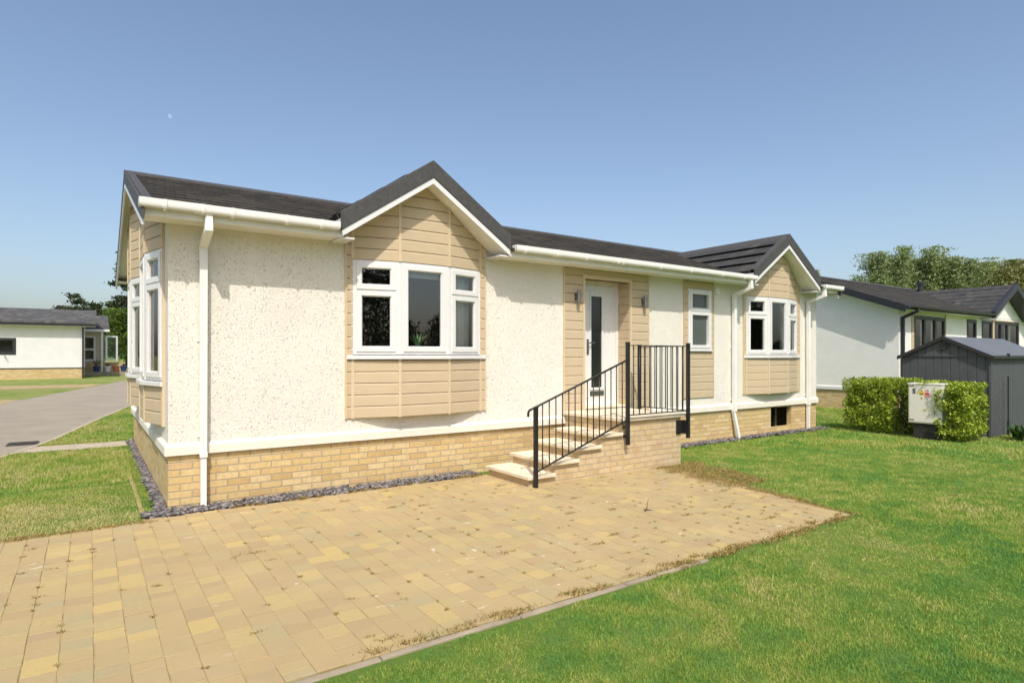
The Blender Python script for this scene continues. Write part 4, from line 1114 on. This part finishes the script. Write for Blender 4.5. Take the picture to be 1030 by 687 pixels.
# ------------------------------------------------------------------ neighbouring bungalows
def rect_window(F, u0, u1, z0, z1, mat, parent, mull=(), trans=None, t=.05, glass=None):
    mb = MB(); gl = MB(); F.ring(mb, u0, u1, z0, z1, t, -.05, .02)
    for m_ in mull: F.box(mb, m_ - t * .5, m_ + t * .5, -.045, .025, z0 + t * .5, z1 - t * .5)
    if trans: F.box(mb, u0 + t * .5, u1 - t * .5, -.045, .025, trans - t * .5, trans + t * .5)
    F.quad(gl, u0 + t * .5, u1 - t * .5, z0 + t * .5, z1 - t * .5, -.015)
    w = mb.build('window', mat, parent, bevel=.004); gl.build('window_glass', glass or M_glass, w); return w

NX, NY, NW, ND = 18.06, .69, 12.0, 6.1
nb = empty('bungalow', (NX + NW / 2, NY + ND / 2, 0), 'white rendered bungalow with black gutters and dark gabled roof, right of the park home', 'bungalow')
NF = Facet((NX, NY), (NX + NW, NY)); NE = Facet((NX, NY + ND), (NX, NY)); NRr = Facet((NX + NW, NY), (NX + NW, NY + ND)); NBk = Facet((NX + NW, NY + ND), (NX, NY + ND))
NS = .375; NR = NY + ND / 2; NZ0 = 3.0
def ntop(y): return NZ0 + NS * (y - NY + .25)
nridge = ntop(NR); NG, NGH, NGS = 26.2, 2.15, .50
mb = MB(); wins = [(19.0 - NX, 21.2 - NX, .75, 2.78), (22.95 - NX, 23.75 - NX, 2.0, 2.80), (24.25 - NX, 25.2 - NX, 1.2, 2.80), (25.35 - NX, 27.9 - NX, .8, 2.82)]
NF.wall(mb, 0, NW, .57, 2.92, -.1, 0, wins); NE.wall(mb, 0, ND - .1, .57, 2.95, -.1, 0); NRr.wall(mb, .1, ND, .57, 2.95, -.1, 0); NBk.wall(mb, .1, NW - .1, .57, 2.95, -.1, 0)
mb.prism([(NX + .003, NY + .02, 2.94), (NX + .003, NY + ND - .02, 2.94), (NX + .003, NR, nridge - .2)], (.09, 0, 0))
mb.prism([(NG - NGH + .1, NY + .003, 2.93), (NG + NGH - .1, NY + .003, 2.93), (NG, NY + .003, 2.93 + (NGH - .1) * NGS)], (0, .09, 0))
mb.build('wall', M_whiterender, nb)
mb = MB()
for F, L in ((NF, NW), (NE, ND), (NRr, ND), (NBk, NW)): F.box(mb, .0, L, -.12, -.008, -.03, .57)
mb.build('brick_base', M_brick, nb)
mb = MB(); band(mb, NF, -.034, NW); band(mb, NE, 0, ND); mb.build('skirt_band', M_pvc, nb)
mb = MB(); mb.box(NX + .2, NX + NW - .2, NY + 1.6, NY + 1.68, .6, 2.9); mb.box(NX + .2, NX + NW - .2, NY + .12, NY + ND - .2, .58, .62); mb.box(NX + .2, NX + NW - .2, NY + .12, NY + ND - .2, 2.90, 2.915); mb.build('inner_wall', M_inwall, nb)
rect_window(NF, 19.0 - NX, 21.2 - NX, .75, 2.78, M_frame_dark, nb, (19.72 - NX, 20.48 - NX), None, .11)
rect_window(NF, 22.95 - NX, 23.75 - NX, 2.0, 2.80, M_frame_dark, nb, (), None, .11)
rect_window(NF, 24.25 - NX, 25.2 - NX, 1.2, 2.80, M_frame_dark, nb, (), None, .1)
rect_window(NF, 25.35 - NX, 27.9 - NX, .8, 2.82, M_frame_dark, nb, (26.05 - NX, 26.7 - NX), None, .11)
mb = MB(); NF.planks(mb, 18.84 - NX, 18.99 - NX, .75, 2.9); NF.planks(mb, 21.21 - NX, 21.26 - NX, .75, 2.9); NF.box(mb, 25.2 - NX, 25.35 - NX, 0, .03, .8, 2.85); NF.box(mb, 24.2 - NX, 27.95 - NX, 0, .02, 2.83, 2.87); mb.build('cladding_panel', M_clad, nb)
for a in (19.1, 19.85, 20.6):
    tag_l = {19.1: 'pale curtain in the left pane of the three pane black window', 19.85: 'pale curtain in the middle pane of the three pane black window', 20.6: 'pale curtain in the right pane of the three pane black window'}[a]
    curtain(Facet((a, NY + .18), (a + .5, NY + .18)), .05, .42, 0, .8, 2.7, tag_l)
curtain(Facet((26.8, NY + .2), (27.8, NY + .2)), .3, .9, 0, .85, 2.75, 'pale curtain in the right pane of the patio window under the bungalow gable')
mb = MB()
def nslab(x0, x1, front=True):
    m = MB(); pr_ = saw_profile(NY - .30, ntop(NY - .30), NR, nridge, 10, .02)
    for i in range(10):
        t0, t1 = pr_[2 * i], pr_[2 * i + 1]; q = [t0, t1, (t1[0], t1[1] - .06), (t0[0], t0[1] - .075)]
        if not front: q = [(2 * NR - y, z) for y, z in q]
        m.prism([(x0, y, z) for y, z in q], (x1 - x0, 0, 0))
    return m
ngr = NZ0 + .05 + NGH * NGS   # gable ridge height
vy = (ngr - NZ0) / NS         # where the gable ridge meets the main slope, from the eave
def nvalley(m, side):
    k = vy / NGH; m.clip(Vector((NG + side * (NGH - .03), NY - .35, 0)), Vector((-side * k, -1, 0))); return m
mb.join(nslab(NX - .35, NG - NGH)); mb.join(nvalley(nslab(NG - NGH, NG), -1)); mb.join(nvalley(nslab(NG, NG + NGH), 1)); mb.join(nslab(NG + NGH, NX + NW + .35)); mb.join(nslab(NX - .35, NX + NW + .35, False))
nroof = mb.build('roof', M_tile_x, nb)
mb = MB(); mb.prism([(NX - .35, NR - .13, nridge - NS * .13 + .03), (NX - .35, NR, nridge + .055), (NX - .35, NR + .13, nridge - NS * .13 + .03), (NX - .35, NR, nridge + .02)], (NW + .7, 0, 0)); mb.build('ridge_cap', M_vergetrim, nroof)
mb = MB()
for s in (0, 1):
    ye = NY - .31; q = [(ye, ntop(ye) + .035), (NR, nridge + .035), (NR, nridge - .17), (ye, ntop(ye) - .17)]
    if s: q = [(2 * NR - y, z) for y, z in q]
    mb.prism([(NX - .37, y, z) for y, z in q], (.03, 0, 0))
mb.build('verge_trim', M_frame_dark, nroof)
mb = MB()
for s in (0, 1):
    q = [(NY - .25, ntop(NY - .25) - .15), (NR, nridge - .15), (NR, nridge - .165), (NY - .25, ntop(NY - .25) - .165)]
    if s: q = [(2 * NR - y, z) for y, z in q]
    mb.prism([(NX - .34, y, z) for y, z in q], (.36, 0, 0))
mb.box(NX - .3, NG - NGH, NY - .34, NY - .001, 2.885, 2.90); mb.box(NG + NGH, NX + NW + .3, NY - .34, NY - .001, 2.885, 2.90); mb.build('soffit', M_soffit, nroof)
mb = MB()
for s in (-1, 1):
    pr_ = saw_profile(NGH, ngr - NGS * NGH, 0, ngr, 7, .026)
    for i in range(7):
        t0, t1 = pr_[2 * i], pr_[2 * i + 1]; q = [t0, t1, (t1[0], t1[1] - .05), (t0[0], t0[1] - .065)]
        mb.prism([(NG + s * u, NY - .33, z) for u, z in q], (0, vy + .25, 0))
ng = mb.build('gable_roof', M_tile_y, nb)
def nchev(mb, y0, y1, d0, d1, hw=NGH):
    for s in (-1, 1):
        q = [(hw, ngr - NGS * hw - d0), (0, ngr - d0), (0, ngr - d1), (hw, ngr - NGS * hw - d1)]
        mb.prism([(NG + s * u, y0, z) for u, z in q], (0, y1 - y0, 0))
mb = MB(); nchev(mb, NY - .45, NY - .33, -.04, .19); mb.build('verge_trim', M_frame_dark, ng, bevel=.004)
mb = MB(); nchev(mb, NY - .33, NY + .02, .17, .185); mb.build('gable_soffit', M_frame_dark, ng)
for a, b in ((NX - .33, NG - NGH + .02), (NG + NGH - .02, NX + NW + .33)):
    mb = MB(); gutter_piece(mb, a, b, .055, .07, .005, NY - .415, 2.99); mb.build('gutter', M_frame_dark, nb)
    MB().box(a, b, NY - .36, NY - .34, 2.88, 2.99).build('fascia', M_frame_dark, nb)
mb = MB(); mb.tube([(18.22, NY - .41, 2.95), (18.22, NY - .41, 2.84), (18.18, NY - .06, 2.68), (18.18, NY - .06, .05)], .05, square=True); mb.build('downpipe', M_frame_dark, nb)
mb = MB(); mb.tube([(26.7, NR - .25, nridge - .2), (26.7, NR - .25, nridge + .22)], .11, 12); mb.tube([(26.7, NR - .25, nridge + .22), (26.7, NR - .25, nridge + .32)], .15, 12); mb.build('flue', M_frame_dark, nb)

# left bungalow across the road
LY = 31.5; lz = gz(LY)
lb = empty('bungalow', (-7, LY + 3, lz), 'white walled bungalow with grey roof and low brick base across the road, far left', 'bungalow')
LX0, LX1 = -15.0, -.86; LF = Facet((LX0, LY), (LX1, LY)); LE = Facet((LX1, LY), (LX1, LY + 6)); u_ = lambda x: x - LX0
mb = MB(); LF.wall(mb, 0, u_(LX1), .97, 3.28, -.1, 0, [(u_(-4.95), u_(-3.63), 1.66, 2.49)]); LE.wall(mb, .1, 6, .97, 3.28, -.1, 0); mb.box(LX0, LX1 - .1, LY + 5.9, LY + 6, .97, 3.28); mb.box(LX0 - .1, LX0, LY, LY + 6, .97, 3.28); mb.box(LX0, LX1 - .2, LY + 1.5, LY + 1.6, .97, 3.2); mb.build('wall', plain('white_paint_wall', (.68, .67, .65), .85, .2, .04, 3, bmp=.003), lb)
mb = MB(); LF.box(mb, 0, u_(LX1), -.12, -.01, lz - .06, .97); LE.box(mb, .12, 6, -.12, -.01, lz - .06, .97); mb.build('brick_base', M_brick, lb)
mb = MB(); mb.box(LX0, LX1 + .5, LY - .42, LY - .36, 3.12, 3.28); mb.box(LX0, LX1 + .02, LY - .012, LY + .0, .955, 1.0); mb.build('fascia', M_frame_dark, lb)
mb = MB()
for i in range(9):
    t0, t1 = i / 9, (i + 1) / 9; q = [(LY - .45 + 3.5 * t0, 3.31 + .85 * t0 + .012), (LY - .45 + 3.5 * t1, 3.31 + .85 * t1)]
    q += [(q[1][0], q[1][1] - .07), (q[0][0], q[0][1] - .09)]
    mb.prism([(LX0, y, z) for y, z in q], (LX1 + .47 - LX0, 0, 0)); mb.prism([(LX0, 2 * LY + 6.1 - y, z) for y, z in q], (LX1 + .47 - LX0, 0, 0))
lr = mb.build('roof', M_leftroof, lb)
mb = MB(); xe = LX1 + .47
for s in (0, 1):
    q = [(LY - .47, 3.34), (LY + 3.05, 4.20), (LY + 3.05, 4.02), (LY - .47, 3.16)]
    if s: q = [(2 * LY + 6.1 - y, z) for y, z in q]
    mb.prism([(xe, y, z) for y, z in q], (.05, 0, 0))
mb.build('verge_trim', M_leftroof, lr)
mb = MB(); mb.box(LX0, xe, LY - .4, LY, 3.10, 3.12); mb.prism([(LX1 - .05, LY, 3.2), (LX1 - .05, LY + 6, 3.2), (LX1 - .05, LY + 3, 4.02)], (.05, 0, 0)); mb.build('soffit', M_soffit, lr)
rect_window(LF, u_(-4.95), u_(-3.63), 1.66, 2.49, M_frame_dark, lb, (), None, .13)
mb = MB(); mb.tube([(LX1 - .07, LY - .06, 3.15), (LX1 - .07, LY - .06, lz)], .055, square=True); mb.build('downpipe', M_frame_dark, lb)
mb = MB(); mb.tube([(-4.05, LY, 1.55), (-4.05, LY - .08, 1.6), (-3.98, LY - .12, 1.45)], .02, 6); mb.tube([(-4.6, LY, 1.5), (-4.6, LY - .08, 1.5)], .025, 6); mb.build('wall_tap', M_chrome, lb)

# beige home behind it
BY = 36.0; bz = gz(BY)
bb = empty('bungalow', (-2.5, BY + 3, bz), 'beige boarded bungalow with white windows half hidden behind the left white bungalow', 'bungalow')
BF = Facet((-6, BY), (.05, BY)); ub = lambda x: x + 6
mb = MB(); BF.wall(mb, 0, 6.05, 1.22, 3.12, -.1, 0, [(ub(-.98), ub(-.36), 1.31, 2.76)]); Facet((.05, BY), (.05, BY + 6)).wall(mb, .1, 6, 1.22, 3.12, -.1, 0); mb.box(-6, -.1, BY + 1.2, BY + 1.3, 1.2, 3.1); mb.build('wall', M_beigewall, bb)
mb = MB(); mb.box(-6, 1.1, BY + .02, BY + .14, bz, 1.22); mb.build('brick_base', M_brick, bb)
mb = MB()
for i in range(7):
    t0, t1 = i / 7, (i + 1) / 7; q = [(BY - .75 + 3.6 * t0, 3.12 + 1.0 * t0 + .02), (BY - .75 + 3.6 * t1, 3.12 + 1.0 * t1)]; q += [(q[1][0], q[1][1] - .07), (q[0][0], q[0][1] - .09)]
    mb.prism([(-6, y, z) for y, z in q], (6.3, 0, 0)); mb.prism([(-6, 2 * BY + 5.7 - y, z) for y, z in q], (6.3, 0, 0))
mb.build('roof', M_leftroof, bb)
mb = MB(); mb.box(-6, .32, BY - .78, BY - .72, 3.0, 3.13); mb.box(-6, .3, BY - .72, BY, 3.02, 3.04); mb.build('fascia', M_pvc, bb)
rect_window(BF, ub(-.98), ub(-.36), 1.31, 2.76, M_pvc, bb, (), 1.98, .09)
mb = MB(); mb.tube([(-.05, BY - .66, bz + .15), (-.05, BY - .66, 3.02)], .06, square=True); mb.build('porch_post', M_pvc, bb)
DF = Facet((.12, BY - .45), (.72, BY - .1)); mb = MB(); DF.ring(mb, 0, DF.L, 1.32, 2.78, .09, -.03, .03); dd = mb.build('door', M_pvc, bb); mb = MB(); DF.quad(mb, .04, DF.L - .04, 1.36, 2.74, 0); mb.build('door_glass', glass_mat('pale_blue_glass', (.55, .68, .70), 2.2), dd)
mb = MB(); mb.box(-2, 1.4, BY - 1.1, BY + .02, bz - .05, .69); mb.build('terrace', M_kerb, bb, bevel=.01)
for (x, y, mt, col_, pl_) in ((-.32, BY - .8, M_bluepot, 'blue glazed flower pot holding a brown leafed plant on the far terrace', 1), (.22, BY - .8, M_whitepot, 'white flower pot with a small plant below the open glass door', 2), (.62, BY - .75, M_terracotta, 'terracotta flower pot on the far brick terrace', 0), (1.0, BY - .75, M_bluepot, 'blue flower pot at the right end of the far terrace', 2)):
    r_ = empty('flower_pot', (x, y, .69), col_, 'flower pot', 'flower pots on the far terrace'); mb = MB(); mb.lathe((x, y, .69), [(.12, 0), (.17, .26), (.19, .27), (.19, .32), (.15, .30)], 14); mb.build('pot', mt, r_)
    if pl_:
        vs, qs = blades(22, (x, y, .95), .03, .55 if pl_ == 1 else .25, .06, .7); np_mesh('foliage', [tuple(v) for v in vs], qs, None, M_treeB if pl_ == 1 else M_shrub, r_)

# dark drain grate in the road
mb = MB(); mb.box(-1.86, -1.50, 6.35, 6.75, .03, .052)
mb = MB(); gx, gy = -1.62, 6.62; g0 = gz(gy) + .008
mb.prism([(gx - .22, gy - .2, g0), (gx + .22, gy - .2, g0), (gx + .22, gy + .2, g0), (gx - .22, gy + .2, g0)], (0, 0, .01))
for k in range(5): mb.box(gx - .2, gx + .2, gy - .17 + k * .08, gy - .14 + k * .08, g0 + .01, g0 + .018)
tag(mb.build('road_shadow_plate', plain('road_shadow_dark', (.05, .045, .042), .7, .4, .3, 20)), 'dark iron drain grate in the road at the left edge', 'shadow patch')

# faint daytime moon: its light adds to the blue air in front of it
def moon_mat():
    m, nt, b = newmat('pale_moon_dust')
    df = nd(nt, 'ShaderNodeBsdfDiffuse', {'Color': (.085, .083, .078, 1)}); tr = nd(nt, 'ShaderNodeBsdfTransparent', {'Color': (1, 1, 1, 1)})
    ad = nd(nt, 'ShaderNodeAddShader', {0: df.outputs[0], 1: tr.outputs[0]}); nt.links.new(ad.outputs[0], nt.nodes['Material Output'].inputs['Surface']); return m
mb = MB(); me = bpy.data.meshes.new('moon'); bm = bmesh.new(); bmesh.ops.create_uvsphere(bm, u_segments=24, v_segments=16, radius=6.5); bm.to_mesh(me); bm.free()
mo = bpy.data.objects.new('moon', me); COL.objects.link(mo); mo.location = (217.9, 2278.6, 791); me.materials.append(moon_mat()); mo['kind'] = 'structure'

# ------------------------------------------------------------------ light, sky, camera
EL = 52.2; az = Vector((.466, .894))       # the way the light travels over the ground
sd = Vector((az.x * math.cos(R(EL)), az.y * math.cos(R(EL)), -math.sin(R(EL))))
sun = bpy.data.lights.new('sun', 'SUN'); sun.energy = 3.25; sun.angle = R(.53); sun.color = (1.0, .95, .86)
so = bpy.data.objects.new('sun', sun); COL.objects.link(so); so.rotation_euler = sd.to_track_quat('-Z', 'Y').to_euler(); so.location = (-10, -20, 30)
w = bpy.data.worlds.new('World'); scene.world = w; w.use_nodes = True; nt = w.node_tree
sky = nt.nodes.new('ShaderNodeTexSky'); sky.sky_type = 'NISHITA'; sky.sun_disc = False; sky.sun_elevation = R(EL); sky.sun_rotation = math.atan2(-az.x, -az.y)
sky.air_density = 1.0; sky.dust_density = 3.0; sky.ozone_density = 1.0; sky.altitude = 50
bg = nt.nodes['Background']; nt.links.new(sky.outputs[0], bg.inputs[0]); bg.inputs[1].default_value = .15

cam = bpy.data.cameras.new('camera'); co = bpy.data.objects.new('camera', cam); COL.objects.link(co); scene.camera = co
co.location = (-.661, -7.097, 1.6); co.rotation_euler = (R(90), 0, -math.atan2(610, 875)); cam.sensor_width = 36; cam.lens = 610 / 1030 * 36
cam.shift_y = 14.5 / 1030; cam.clip_start = .05; cam.clip_end = 6000
scene.view_settings.view_transform = 'Standard'; scene.view_settings.look = 'None'; scene.view_settings.gamma = 1; scene.view_settings.exposure = .27
scene.render.engine = 'CYCLES'; scene.cycles.max_bounces = 8; scene.cycles.transparent_max_bounces = 12; scene.cycles.use_denoising = True
